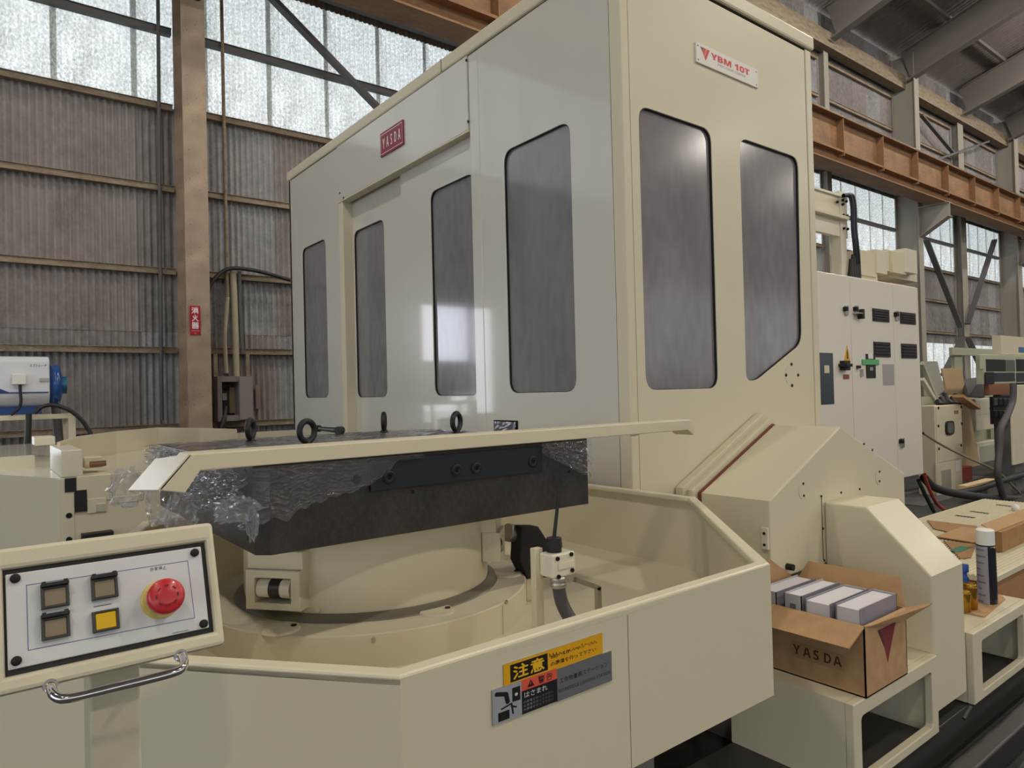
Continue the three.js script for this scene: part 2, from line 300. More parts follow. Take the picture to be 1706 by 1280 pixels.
// ================================================================ THE HALL
const WALL = -8;
{ // floor
  const f = S('floor', [15, -H, 0]);
  add(f, 'slab', box(-16, 48, -H - 0.2, -H, -8.1, 18), M.floor);
  add(f, 'yard_slab', box(-30, 48, -H - 0.22, -H - 0.02, -60, -8.1), std(0xb9b7b0, 0.9));
}
function corrugated(width, height, pitch, amp, segPer = 6) {
  const n = Math.round(width / pitch * segPer), pos = [], nor = [], uv = [], idx = [];
  for (let i = 0; i <= n; i++) {
    const x = width * i / n, a = x / pitch * 2 * Math.PI, z = amp * Math.sin(a), dz = amp * 2 * Math.PI / pitch * Math.cos(a), l = Math.hypot(1, dz);
    for (const y of [0, height]) { pos.push(x, y, z); nor.push(-dz / l, 0, 1 / l); uv.push(x, y); }
    if (i < n) { const b = i * 2; idx.push(b, b + 2, b + 1, b + 1, b + 2, b + 3); }
  }
  const g = new THREE.BufferGeometry();
  g.setAttribute('position', new THREE.Float32BufferAttribute(pos, 3)); g.setAttribute('normal', new THREE.Float32BufferAttribute(nor, 3)); g.setAttribute('uv', new THREE.Float32BufferAttribute(uv, 2)); g.setIndex(idx);
  return g;
}
const PITCH = 0.0635, STEP = PITCH * 11;
const wallBack = S('wall_back', [10, -H, WALL]);
{
  const geos = {};
  const rows = (h0, h1) => geos[h0 + '_' + h1] ||= corrugated(PITCH * 11.9, h1 - h0, PITCH, 0.013);
  let k = 0;
  for (let x = -4.24; x < 30; x += STEP, k++) {
    const bands = x < -0.06 ? (x < -1.75 ? [[-H, 0.75, 0], [0.72, 3.1, 0]] : [[1.22, 3.1, 0]]) : x > 19.1 ? [[-H, 0.02, 0], [0, 1.09, 1], [1.07, 3.1, 0]] : [[-H, 0.75, 0], [0.72, 3.1, 0]];
    bands.push([3.06, 4.75, 1], [4.72, 8.45, 0]);
    for (const [h0, h1, clear] of bands) piece(wallBack, clear ? 'translucent_sheet' : 'slate_sheet', rows(h0, h1), clear ? M.sheetClear : M.slates[Math.floor(rnd() * 3)], [x, h0, WALL + (k % 2 ? 0.004 : 0) + (h0 > 0.5 && !clear ? 0.006 : 0)]);
  }
  const bays = [[0.0, 1.72], [1.99, 15.0], [15.3, 18.7], [19.05, 22.4], [22.9, 26.0], [26.5, 30]];
  for (const h of [-1.3, -0.27, 0.53, 1.356, 2.226, 3.084, 3.89, 5.55, 6.45, 7.3]) for (const [a, b] of bays) {
    if (a > 19 && h > 0 && h < 1) continue;
    const dark = h === 3.89, t = dark ? 0.035 : 0.032;
    add(wallBack, dark ? 'window_rail' : 'girt', [box(a, b, h - t, h + t, WALL + 0.012, WALL + 0.085), box(a, b, h + t - 0.006, h + t, WALL + 0.085, WALL + 0.1)], dark ? M.darkRail : M.girt);
  }
  add(wallBack, 'wall_beam', box(-4.5, 30, 4.78, 5.08, WALL + 0.06, WALL + 0.32), M.darkRail);
  add(wallBack, 'plain_wall', box(-14, -4.2, -H, 8.45, WALL - 0.12, WALL), M.slates[1]);
  add(wallBack, 'plain_wall', box(30.3, 46, -H, 8.45, WALL - 0.12, WALL), M.slates[1]);
  add(wallBack, 'door_jamb', [box(-0.09, 0.01, -H, 1.3, WALL - 0.05, WALL + 0.1), box(-0.92, -0.86, -H, 1.3, WALL - 0.05, WALL + 0.05), box(-1.5, -1.4, -H, 1.3, WALL - 0.05, WALL + 0.1), box(-1.5, 0.01, 1.2, 1.3, WALL - 0.05, WALL + 0.1)], M.darkRail);
}
{ // other walls: one band of translucent sheet along the far side of the hall
  const wf = S('wall_front', [15, -H, 16]);
  add(wf, 'plain_wall', [box(-14, 46, -H, 0.6, 16, 16.15), box(-14, 46, 4.6, 8.5, 16, 16.15)], M.slates[0]);
  add(wf, 'translucent_sheet', corrugated(60, 4.1, 0.13, 0.02, 4).translate(-14, 0.55, 16.05), M.sheetClear);
  const wl = S('wall_left', [-14, -H, 4]);
  add(wl, 'plain_wall', slab('x', -14.15, -14, [[-8.1, -H], [16.1, -H], [16.1, 8.5], [4, 12.2], [-8.1, 8.5]], [rect(-7.6, 15.6, -0.4, 6.0).reverse()]), M.slates[1]);
  add(wl, 'translucent_sheet', corrugated(23.6, 6.6, 0.13, 0.02, 4).rotateY(Math.PI / 2).translate(-14.08, -0.5, 15.8), M.sheetFill);  // unseen window band, added to send cool daylight onto the door side
  add(S('wall_right', [46, -H, 4]), 'plain_wall', slab('x', 46, 46.15, [[-8.1, -H], [16.1, -H], [16.1, 8.5], [4, 12.2], [-8.1, 8.5]]), M.slates[1]);
}
const ROOF0 = 8.45, SLOPE = 0.3, TH = Math.atan(SLOPE);
{ // roof
  const c = S('ceiling', [15, 8, 4]);
  const len = 12.2 / Math.cos(TH);
  const sh = corrugated(3.7, len, 0.15, 0.022, 6); sh.rotateX(Math.PI / 2);
  for (let x = -14.3; x < 46; x += 3.7) {
    piece(c, 'roof_sheet', sh, M.roof, [x, ROOF0 + 0.02, WALL - 0.1], [-TH, 0, 0]);
    piece(c, 'roof_sheet', sh, M.roof, [x, ROOF0 + 0.02 + SLOPE * 12.1, 4], [TH, 0, 0]);
  }
  add(c, 'roof_deck', [bar([16, ROOF0 + 0.12, WALL - 0.15], [16, ROOF0 + 0.12 + SLOPE * 12.15, 4], 61, 0.05), bar([16, ROOF0 + 0.12 + SLOPE * 12.15, 4], [16, ROOF0 + 0.12, 16.15], 61, 0.05)], M.roof);
  const at = (z) => ROOF0 - 0.05 + SLOPE * (z - WALL);
  for (const z of [-6.6, -5.1, -3.6, -2.1, -0.6, 0.9, 2.4]) add(c, 'purlin', box(-14, 46, at(z) - 0.09, at(z), z - 0.04, z + 0.04), M.roofSteel);
  for (const x of [4.05, 7.7, 11.4, 15.1, 18.8, 22.5, 26.15, 29.8, 33.5]) {
    const y0 = at(-7.6) - 0.12, y1 = at(4) - 0.12;
    add(c, 'rafter', [bar([x, y0 - 0.02, -7.6], [x, y1 - 0.02, 4], 0.2, 0.02), bar([x, y0 - 0.8, -7.6], [x, y1 - 0.8, 4], 0.22, 0.03), bar([x, y0 - 0.41, -7.6], [x, y1 - 0.41, 4], 0.02, 0.76)], M.roofSteel);
  }
  add(c, 'eave_strut', box(-14, 46, 7.45, 7.8, WALL + 0.1, WALL + 0.34), M.girt);
}
// ---- columns
function hColumn(name, label, x0, x1, z0, z1, h1, mat, h0 = -H) {
  const t = thing(name, label, 'column', [(x0 + x1) / 2, h0, (z0 + z1) / 2]);
  const f = add(t, 'flange', box(x0, x1, h0, h1, z1 - 0.022, z1, 0.004), mat);
  add(t, 'flange', box(x0, x1, h0, h1, z0, z0 + 0.022), mat);
  add(t, 'web', box((x0 + x1) / 2 - 0.03, (x0 + x1) / 2 - 0.01, h0, h1, z0 + 0.022, z1 - 0.022), mat);
  return t;
}
const colL = hColumn('steel_column', 'rust-speckled steel column carrying the small red sign', 1.745, 1.975, WALL + 0.02, -7.6, 7.5, M.column);
add(colL, 'tar_patch', slab('z', -7.599, -7.596, roundPoly([[1.755, 4.15], [1.93, 4.13], [1.965, 4.2], [1.97, 4.7], [1.76, 4.7]], 0.05), []), M.black, { label: 'black tar patch' });
hColumn('steel_column', 'wide grey steel column standing behind the tall white control cabinet', 18.78, 19.03, WALL + 0.02, -7.42, 8.3, M.farGrey);
hColumn('steel_column', 'narrow brown post where the diagonal braces meet', 22.49, 22.86, WALL + 0.02, -7.76, 7.44, M.farGrey);
hColumn('steel_column', 'wide grey column beyond the braced bays near the far machine tools', 26.15, 26.5, WALL + 0.02, -7.46, 8.3, M.farGrey);
hColumn('steel_column', 'dark post between the cream enclosure and the twin black cables', 15.08, 15.27, WALL + 0.02, -7.8, 7.44, M.farGrey);
{ // brackets that carry the girder
  for (const [x, n] of [[18.905, 'steel bracket carrying the crane girder on the wide column behind the cabinet'], [26.32, 'steel bracket carrying the crane girder on the farthest wide column']]) {
    const t = thing('girder_bracket', n, 'bracket', [x, 3.6, -7.4]);
    add(t, 'web', slab('x', x - 0.012, x + 0.012, [[-7.42, 3.65], [-6.75, 4.05], [-6.75, 4.36], [-7.42, 4.36]]), M.farGrey);
    add(t, 'flange', slab('x', x - 0.12, x + 0.12, [[-7.42, 3.63], [-6.75, 4.03], [-6.75, 4.05], [-7.42, 3.65]]), M.farGrey);
    add(t, 'flange', box(x - 0.12, x + 0.12, 4.36, 4.38, -7.42, -6.75), M.farGrey);
  }
}
{ // crane runway girder
  const z = -7.0, g = thing('crane_girder', 'long orange-brown riveted crane girder running along the wall', 'girder', [15, 4.38, z]);
  add(g, 'web', box(-4, 32, 4.4, 5.36, z - 0.008, z + 0.008), M.girder);
  add(g, 'top_flange', box(-4, 32, 5.36, 5.385, z - 0.16, z + 0.16), M.girder);
  add(g, 'bottom_flange', box(-4, 32, 4.38, 4.405, z - 0.2, z + 0.2), M.girder);
  add(g, 'shelf_angle', box(-4, 32, 4.66, 4.7, z, z + 0.14), M.girder);
  for (let x = 13.95 - 1.735 * 10; x < 32; x += 1.735) add(g, 'stiffener', box(x - 0.012, x + 0.012, 4.6, 5.35, z + 0.01, z + 0.15), M.girder);
  add(g, 'crane_rail', [box(-4, 32, 5.386, 5.41, z - 0.05, z + 0.05), box(-4, 32, 5.41, 5.47, z - 0.015, z + 0.015), box(-4, 32, 5.47, 5.5, z - 0.03, z + 0.03)], M.darkSteel);
  for (let x = -3; x < 32; x += 0.6) piece(g, 'rail_clip', box(-0.04, 0.04, 0, 0.03, 0.04, 0.12), M.darkSteel, [x, 5.385, z]);
  for (let k = 0; k < 6; k++) piece(g, 'splice_bolt', disc([0, 0, 0], [0, 0, 1], 0.03, 0.03, 6), M.darkSteel, [19.5, 4.5 + k * 0.15, z]);
}
{ // diagonal braces
  const br = (label, p, q, w = 0.14) => solo('diagonal_brace', bar(p, q, 0.05, w, [0, 0, 1]), M.darkRail, label, 'brace', [(p.x + q.x) / 2, Math.min(p.y, q.y), p.z]);
  const z = -7.62;
  br('dark diagonal brace crossing the translucent sheets beside the rusty column', onZ(448, -8, -7.7), onZ(645, 196, -7.7), 0.1);  // its backlit darkness is put into the dark grey colour
  br('long brown diagonal brace from the wide column down to the narrow post', onZ(1543, 400, z), onZ(1600, 545, z));
  br('brown diagonal brace rising from the narrow post to the farthest column', onZ(1612, 540, z), onZ(1657, 400, z));
  br('short brown diagonal brace below the node on the wide column side', onZ(1604, 562, z), onZ(1572, 625, z), 0.16);
  br('short brown diagonal brace below the node on the farthest column side', onZ(1612, 562, z), onZ(1640, 625, z), 0.16);
  br('thin upper brace above the girder in the bay of the narrow post', onZ(1535, 192, -7.75), onZ(1588, 255, -7.75), 0.09);
  br('thin upper brace sloping up towards the farthest roof bay', onZ(1560, 266, -7.72), onZ(1646, 236, -7.72), 0.09);
}
{ // lamps under the roof, the hall's own light
  const lampPos = []; for (const x of [-3, 5.8, 13.2, 20.6, 28]) for (const z of [-3.4, 3.4, 10.2]) lampPos.push([x, z]);
  lampPos.forEach(([x, z]) => {
    const h = 8.6, t = thing('high_bay_lamp', 'round high bay lamp hanging from the roof', 'lamp', [x, h, z], 'high bay lamps under the roof');
    const dome = lathe([[0.06, 0.3], [0.09, 0.22], [0.2, 0.12], [0.25, 0.0], [0.245, 0.0], [0.19, 0.11], [0.08, 0.2]], 24).translate(x, h, z);
    add(t, 'reflector', dome, M.steel);
    add(t, 'stem', rod([x, h + 0.3, z], [x, 8.4 + 0.3 * (12 - Math.abs(z - 4)) - 0.3, z], 0.015), M.darkSteel);
    add(t, 'lamp_glass', new THREE.SphereGeometry(0.12, 20, 14).translate(x, h - 0.03, z), new THREE.MeshStandardMaterial({ color: 0xffffff, emissive: 0xfff0d8, emissiveIntensity: 12 }));
    const l = new THREE.PointLight(LAMP_COLOR, LAMP_POWER, 0, 2);
    l.position.set(x, h + H - 0.03, z); l.castShadow = true; l.shadow.radius = 9; l.shadow.mapSize.set(1024, 1024);
    scene.add(l);
  });
}
// ---- pipes, box and sign on the wall
{
  const z = -7.88;
  const v = (px, py) => onZ(px, py, z);
  solo('conduit_pipe', rod([v(264, 0).x, 4.74, z], [v(267, 560).x, v(270, 700).y, z], 0.018), M.darkRail, 'thin grey pipe running down the wall before the rusty column', 'pipe', [v(266, 300).x, v(270, 700).y, z]);
  const p2 = thing('conduit_pipe', 'thin pipe with a flaking white lower length above the breaker box', 'pipe', [v(372, 300).x, v(380, 620).y, z]);
  add(p2, 'pipe', rod([v(369, 0).x, 4.74, z], [v(369, 0).x, v(374, 500).y, z], 0.018), M.girt);
  add(p2, 'lower_pipe', tube([[v(369, 0).x, v(373, 495).y, z], [v(374, 560).x, v(375, 560).y, z + 0.01], [v(377, 622).x, v(377, 622).y, z]], 0.024, 12), std(0xa39a88, 0.7));
  solo('conduit_pipe', tube([v(388, 452), v(391, 520), v(394, 628)], 0.036, 14), std(0xa89f88, 0.7), 'thick cream conduit entering the breaker box top', 'pipe', [v(394, 628).x, v(394, 628).y, z]);
  solo('conduit_pipe', tube([v(399, 452), v(400, 520), v(404, 588)], 0.02, 14), M.darkRail, 'slim dark conduit beside the thick cream conduit', 'pipe', [v(400, 588).x, v(400, 588).y, z]);
  solo('wall_cable', tube([onZ(346, 490, -7.8), onZ(352, 472, -7.8), onZ(372, 452, -7.8), onZ(392, 447, -7.8), onZ(430, 452, -7.8), onZ(484, 467, -7.8)], 0.022, 40), M.hose, 'black cable arching over the conduits beside the column', 'cable', [2.2, 1, -7.8]);
  const bz = -7.72, a = onZ(362, 627, bz), b = onZ(423, 700, bz);
  const t = thing('breaker_box', 'grey open breaker box on the slate wall', 'electrical box', [(a.x + b.x) / 2, b.y, bz]);
  add(t, 'back_plate', box(a.x, b.x, b.y, a.y, -7.95, -7.93), M.darkRail);
  add(t, 'frame', slab('z', -7.93, bz, rect(a.x, b.x, b.y, a.y), [rect(a.x + 0.045, b.x - 0.155, b.y + 0.06, a.y - 0.06).reverse()]), std(0x77706f, 0.6));
  add(t, 'half_door', box(b.x - 0.15, b.x - 0.01, b.y + 0.01, a.y - 0.01, bz, bz + 0.015, 0.003), std(0x857d7c, 0.6));
  add(t, 'breaker_panel', box(a.x + 0.16, a.x + 0.27, b.y + 0.08, a.y - 0.12, -7.93, -7.86), std(0x8a7a58, 0.7));
  for (let i = 0; i < 3; i++) add(t, 'breaker', box(a.x + 0.08, a.x + 0.13, b.y + 0.1 + i * 0.12, b.y + 0.18 + i * 0.12, -7.93, -7.84, 0.006), i === 1 ? M.steel : M.black);
  add(t, 'cable', tube([[a.x + 0.1, b.y + 0.15, -7.8], [a.x + 0.06, b.y + 0.02, -7.72], [a.x, b.y - 0.15, -7.7], [a.x - 0.02, b.y - 0.4, -7.75]], 0.025, 16), M.hose);
  for (const px of [358, 412]) { const q = onZ(px, 590, -7.9); add(t, 'hanger', box(q.x - 0.02, q.x + 0.02, a.y - 0.02, q.y, -7.9, -7.88), M.girt); }
  solo('wall_note', box(onZ(427, 642, -7.94).x, onZ(434, 642, -7.94).x, onZ(427, 682, -7.94).y, onZ(427, 641, -7.94).y, -7.975, -7.965), std(0x8d7a72, 0.8), 'faded pink note on the wall beside the breaker box', 'note', [2.45, -0.1, -7.94]);
  const s0 = onZ(317, 558, -7.59), s1 = onZ(333.5, 510, -7.59), sw = s1.x - s0.x, sh = s1.y - s0.y;
  const sg = thing('fire_extinguisher_sign', 'small red vertical sign with white characters on the column', 'sign', [s0.x, s0.y, -7.592]);
  add(sg, 'plate', box(s0.x, s1.x, s0.y, s1.y, -7.6, -7.592, 0.002), std(0xa8182c, 0.5));
  printed(sg, 'lettering', print([s0.x, s0.y, -7.5905], [1, 0, 0], [0, 1, 0], sw, sh), canvasMat(110, 320, (c, w, h) => {
    c.fillStyle = '#b01830'; c.fillRect(0, 0, w, h);
    ['消', '火', '器'].forEach((k, i) => glyphs(c, k, 20, 16 + i * 82, 70, '#f3eef0', 0.15));
    c.strokeStyle = '#e8c8cc'; c.lineWidth = 4; c.beginPath(); c.moveTo(14, 274); c.lineTo(96, 274); c.stroke(); c.beginPath(); c.arc(55, 296, 10, 0, Math.PI); c.stroke();
  }));
}

// ================================================================ THE MACHINE ENCLOSURE
const XE = 2.25, ZN = -2.06, ZF = -6.04, XR = 3.835, TOP = 1.914, BOT = -1.25;
const ze = (px, py = 400) => onX(px, py, XE).z, he = (px, py) => onX(px, py, XE).y;
const xn = (px, py = 400) => onZ(px, py, ZN).x, hn = (px, py) => onZ(px, py, ZN).y;
{
  const t = thing('machining_center', 'tall cream machining center enclosure with smoked windows and red nameplates', 'machine', [3, BOT, -4]);
  const winTop = he(948, 201), winBot = he(905, 654), R = 0.07;
  const hd = he(566, 336);
  const win = (a, b, y0 = winBot, y1 = winTop) => rect(ze(a), ze(b), y0, y1);
  // door side
  const w1 = win(503, 542, winBot, he(540, 398)), w5 = win(842.5, 954);
  const pane = (parent, w, x) => { const p = add(parent, 'window_pane', slab('x', x, x + 0.006, roundPoly(w, R)), M.glassDoor, { label: 'smoked clear pane' }); add(parent, 'gasket', ringOf('x', x - 0.012, x + 0.004, w, R, 0.003), M.black); return p; };
  const far = add(t, 'side_panel', slab('x', XE, XE + 0.025, rect(ze(565) + 0.002, ZF, BOT, TOP), [roundPoly(w1, R).reverse()], 0.002), M.creamDoorCool); pane(far, w1, XE + 0.016);
  const near = add(t, 'side_panel', slab('x', XE, XE + 0.025, rect(ZN - 0.075, ze(803), BOT, TOP), [roundPoly(w5, R).reverse()], 0.002), M.creamDoorCool); pane(near, w5, XE + 0.016);
  add(t, 'header_panel', slab('x', XE - 0.008, XE + 0.02, rect(ze(787) - 0.004, ze(566) + 0.002, hd, TOP), [], 0.003), M.creamDoorCool);
  add(t, 'header_lip', box(XE - 0.008, XE + 0.06, hd - 0.012, hd, ze(787), ze(566), 0.003), M.cream);
  add(t, 'door_post', box(XE, XE + 0.05, BOT, TOP, ze(803) - 0.002, ze(787), 0.004), M.creamDoorCool);
  add(t, 'door_post', box(XE, XE + 0.09, BOT, hd, ze(565), ze(572), 0.004), M.cream);
  const xd = XE + 0.045, zd = (px) => onX(px, 400, xd).z;
  const door = (a, b, x, w) => { const d = add(t, 'sliding_door', slab('x', x, x + 0.03, rect(zd(a), zd(b), BOT + 0.1, hd + 0.05), [roundPoly(w, R).reverse()], 0.003), M.creamDoorCool); pane(d, w, x + 0.018); return d; };
  const wd = (a, b, top) => rect(zd(a), zd(b), onX(905, 656, xd).y, top);
  door(573, 668, xd + 0.036, wd(582, 632, onX(631, 363, xd).y));
  door(669, 806, xd, wd(718, 791, onX(788, 287, xd).y));
  add(t, 'door_track', box(XE + 0.03, XE + 0.14, BOT, BOT + 0.1, ze(803), ze(566)), M.cream);
  // corner posts and front face
  add(t, 'corner_post', box(XE - 0.004, XE + 0.045, BOT, TOP, ZN - 0.07, ZN, 0.006), M.cream);
  add(t, 'corner_post', box(XR - 0.06, XR, BOT, TOP, ZN - 0.06, ZN, 0.006), M.cream);
  const A = rect(xn(1071), xn(1191), hn(1140, 648.5), hn(1078, 179)), B = [[xn(1241, 500), hn(1258, 634)], [xn(1258, 634) + 0.02, hn(1258, 634)], [xn(1335, 500), hn(1338, 572)], [xn(1335, 400), hn(1286, 247)], [xn(1241, 500), hn(1286, 247)]];
  const face = add(t, 'front_panel', slab('z', ZN - 0.03, ZN - 0.004, rect(XE + 0.05, XR - 0.065, BOT, TOP - 0.01), [roundPoly(A, R).reverse(), roundPoly(B, R).reverse()], 0.002), M.cream);
  for (const w of [A, B]) { add(face, 'window_pane', slab('z', ZN - 0.026, ZN - 0.02, roundPoly(w, R)), M.glassSmoke, { label: 'smoked clear pane' }); add(face, 'gasket', ringOf('z', ZN - 0.02, ZN - 0.008, w, R, 0.003), M.black); }
  add(t, 'seam', [box(XE + 0.044, XE + 0.052, BOT, TOP - 0.01, ZN - 0.03, ZN - 0.02), box(XR - 0.066, XR - 0.058, BOT, TOP - 0.01, ZN - 0.03, ZN - 0.02)], M.gap);
  // roof cap
  const capH = 0.085;
  add(t, 'roof_cap', slab('y', TOP + 0.004, TOP + capH, [[XE - 0.012, ZN + 0.012], [XR + 0.012, ZN + 0.012], [XR + 0.012, ZF - 0.012], [XE - 0.012, ZF - 0.012]], [], 0.012), M.cream);
  add(t, 'seam', box(XE + 0.003, XR - 0.003, TOP - 0.006, TOP + 0.006, ZF + 0.004, ZN - 0.004), M.gap);
  const rs = ze(738, 118); add(t, 'cap_joint', box(XE - 0.0135, XE - 0.011, TOP + 0.006, TOP + capH - 0.004, rs - 0.002, rs + 0.002), M.gap);
  // far and rear sides, floor
  add(t, 'rear_panel', box(XR - 0.03, XR, BOT, TOP, ZF, ZN - 0.06), M.cream);
  add(t, 'end_panel', box(XE, XR - 0.03, BOT, TOP, ZF, ZF + 0.03), M.cream);
  add(t, 'base_plinth', box(XE + 0.05, XR - 0.05, -H, BOT, ZF + 0.1, ZN - 0.1), M.cream);
  // what shows through the panes: the machine's own column and spindle head
  add(t, 'machine_column', [box(2.75, 3.45, BOT, 1.45, -4.9, -4.1, 0.02), box(2.85, 3.3, -0.1, 0.75, -4.1, -3.35, 0.03)], M.creamPale);
  add(t, 'inner_guard', [box(3.0, 3.08, BOT, 1.2, -3.1, -2.5, 0.01), box(3.3, 3.36, BOT, 1.7, -3.0, -2.4, 0.01)], M.steel);
  // screws, small fittings
  const scr = (z, h) => piece(t, 'screw', disc([0, 0, 0], [-1, 0, 0], 0.008, 0.004, 8), M.screw, [XE - 0.007, h, z]);
  for (const [px, py] of [[779, 101], [782, 203], [568, 322], [574, 330]]) scr(ze(px, py), he(px, py));
  for (const [px, py] of [[1319.5, 607], [1310.5, 625], [1330.5, 625], [1320.5, 642.5]]) { const q = onZ(px, py, ZN); piece(t, 'screw', disc([0, 0, 0], [0, 0, 1], 0.009, 0.004, 8), M.screw, [q.x, q.y, ZN - 0.005]); }
  const cc = onZ(1320.5, 625, ZN), ring = new THREE.TorusGeometry(0.065, 0.0016, 6, 28, Math.PI * 1.1); ring.rotateZ(Math.PI * 0.6); ring.translate(cc.x, cc.y, ZN - 0.004); add(t, 'cover_disc_edge', ring, M.cream);
  // square hole with crumpled foil by the pallet
  const q0 = onX(824, 726, XE), q1 = onX(863, 701, XE);
  add(t, 'port_frame', box(XE - 0.004, XE + 0.004, q0.y, q1.y, q0.z, q1.z), M.gap);
  const foil = new THREE.PlaneGeometry(Math.abs(q1.z - q0.z) * 0.9, (q1.y - q0.y) * 0.9, 14, 10); const fp = foil.attributes.position;
  for (let i = 0; i < fp.count; i++) fp.setZ(i, 0.012 * Math.abs(nz(fp.getX(i) * 60, fp.getY(i) * 60, 2)));
  foil.computeVertexNormals(); foil.rotateY(-Math.PI / 2); foil.translate(XE - 0.006, (q0.y + q1.y) / 2 - 0.003, (q0.z + q1.z) / 2);
  add(t, 'foil_wrap', foil.toNonIndexed(), std(0x9a98a4, 0.25, 0.8), { label: 'crumpled shiny foil' });
  // red maker plate on the header
  { const a = onX(638, 256, XE), b = onX(675, 208, XE), hh = 0.16, w = Math.abs(a.z - b.z), cy = (onX(656, 247, XE).y + onX(656, 218, XE).y) / 2;
    const p = add(t, 'name_plate', box(XE - 0.018, XE - 0.008, cy - hh / 2, cy + hh / 2, a.z, b.z, 0.003), std(0x8e2a33, 0.35, 0.2), { label: 'red plate with raised silver maker name' });
    printed(p, 'lettering', print([XE - 0.0186, cy - hh / 2, a.z], [0, 0, 1], [0, 1, 0], w, hh), canvasMat(512, 150, (c, W0, H0) => {
      c.fillStyle = '#8c2530'; c.fillRect(0, 0, W0, H0); c.strokeStyle = '#d9cfc9'; c.lineWidth = 5; c.strokeRect(14, 14, W0 - 28, H0 - 28);
      c.fillStyle = '#e8e0da'; c.font = 'bold 92px sans-serif'; c.textAlign = 'center';
      [...'YASDA'].forEach((ch, i) => { c.save(); c.translate(80 + i * 88, 108); c.scale(0.85, 1); c.fillText(ch, 0, 0); c.restore(); });
    }, 0.35, 0.2)); }
  // white model plate on the front
  { const a = onZ(1159, 104, ZN), b = onZ(1262, 147, ZN), x0 = a.x, x1 = b.x, y0 = (a.y + b.y) / 2, y1 = (onZ(1160, 71, ZN).y + onZ(1262, 116, ZN).y) / 2;
    const p = add(t, 'model_plate', box(x0, x1, y0, y1, ZN - 0.004, ZN + 0.004, 0.0015), M.white, { label: 'white plate with red model lettering' });
    printed(p, 'lettering', print([x0 + 0.002, y0 + 0.002, ZN + 0.0045], [1, 0, 0], [0, 1, 0], x1 - x0 - 0.004, y1 - y0 - 0.004), canvasMat(1024, 300, (c, W0, H0) => {
      c.fillStyle = '#e9e4da'; c.fillRect(0, 0, W0, H0);
      c.fillStyle = '#3d3c38'; c.beginPath(); c.moveTo(60, 44); c.lineTo(104, 44); c.lineTo(92, 110); c.closePath(); c.fill();
      c.fillStyle = '#cf2b34'; c.beginPath(); c.moveTo(104, 44); c.lineTo(210, 44); c.lineTo(142, 236); c.lineTo(92, 110); c.closePath(); c.fill();
      c.strokeStyle = '#e9e4da'; c.lineWidth = 5; c.beginPath(); c.moveTo(160, 44); c.lineTo(124, 170); c.stroke();
      c.save(); c.translate(232, 160); c.scale(1.22, 1); c.fillStyle = '#cf2b34'; c.strokeStyle = '#cf2b34'; c.lineWidth = 7; c.font = 'bold 130px sans-serif'; c.fillText('YBM 10T', 0, 0, 590); c.strokeText('YBM 10T', 0, 0, 590); c.restore();
      c.fillStyle = '#3b3a3a'; c.font = '54px sans-serif'; c.fillText('PRECISION CENTER', 330, 226, 520);
      c.fillStyle = '#222'; for (const [x, y] of [[26, 46], [26, 262], [W0 - 26, 46], [W0 - 26, 262]]) { c.beginPath(); c.arc(x, y, 11, 0, 7); c.fill(); }
    })); }
}
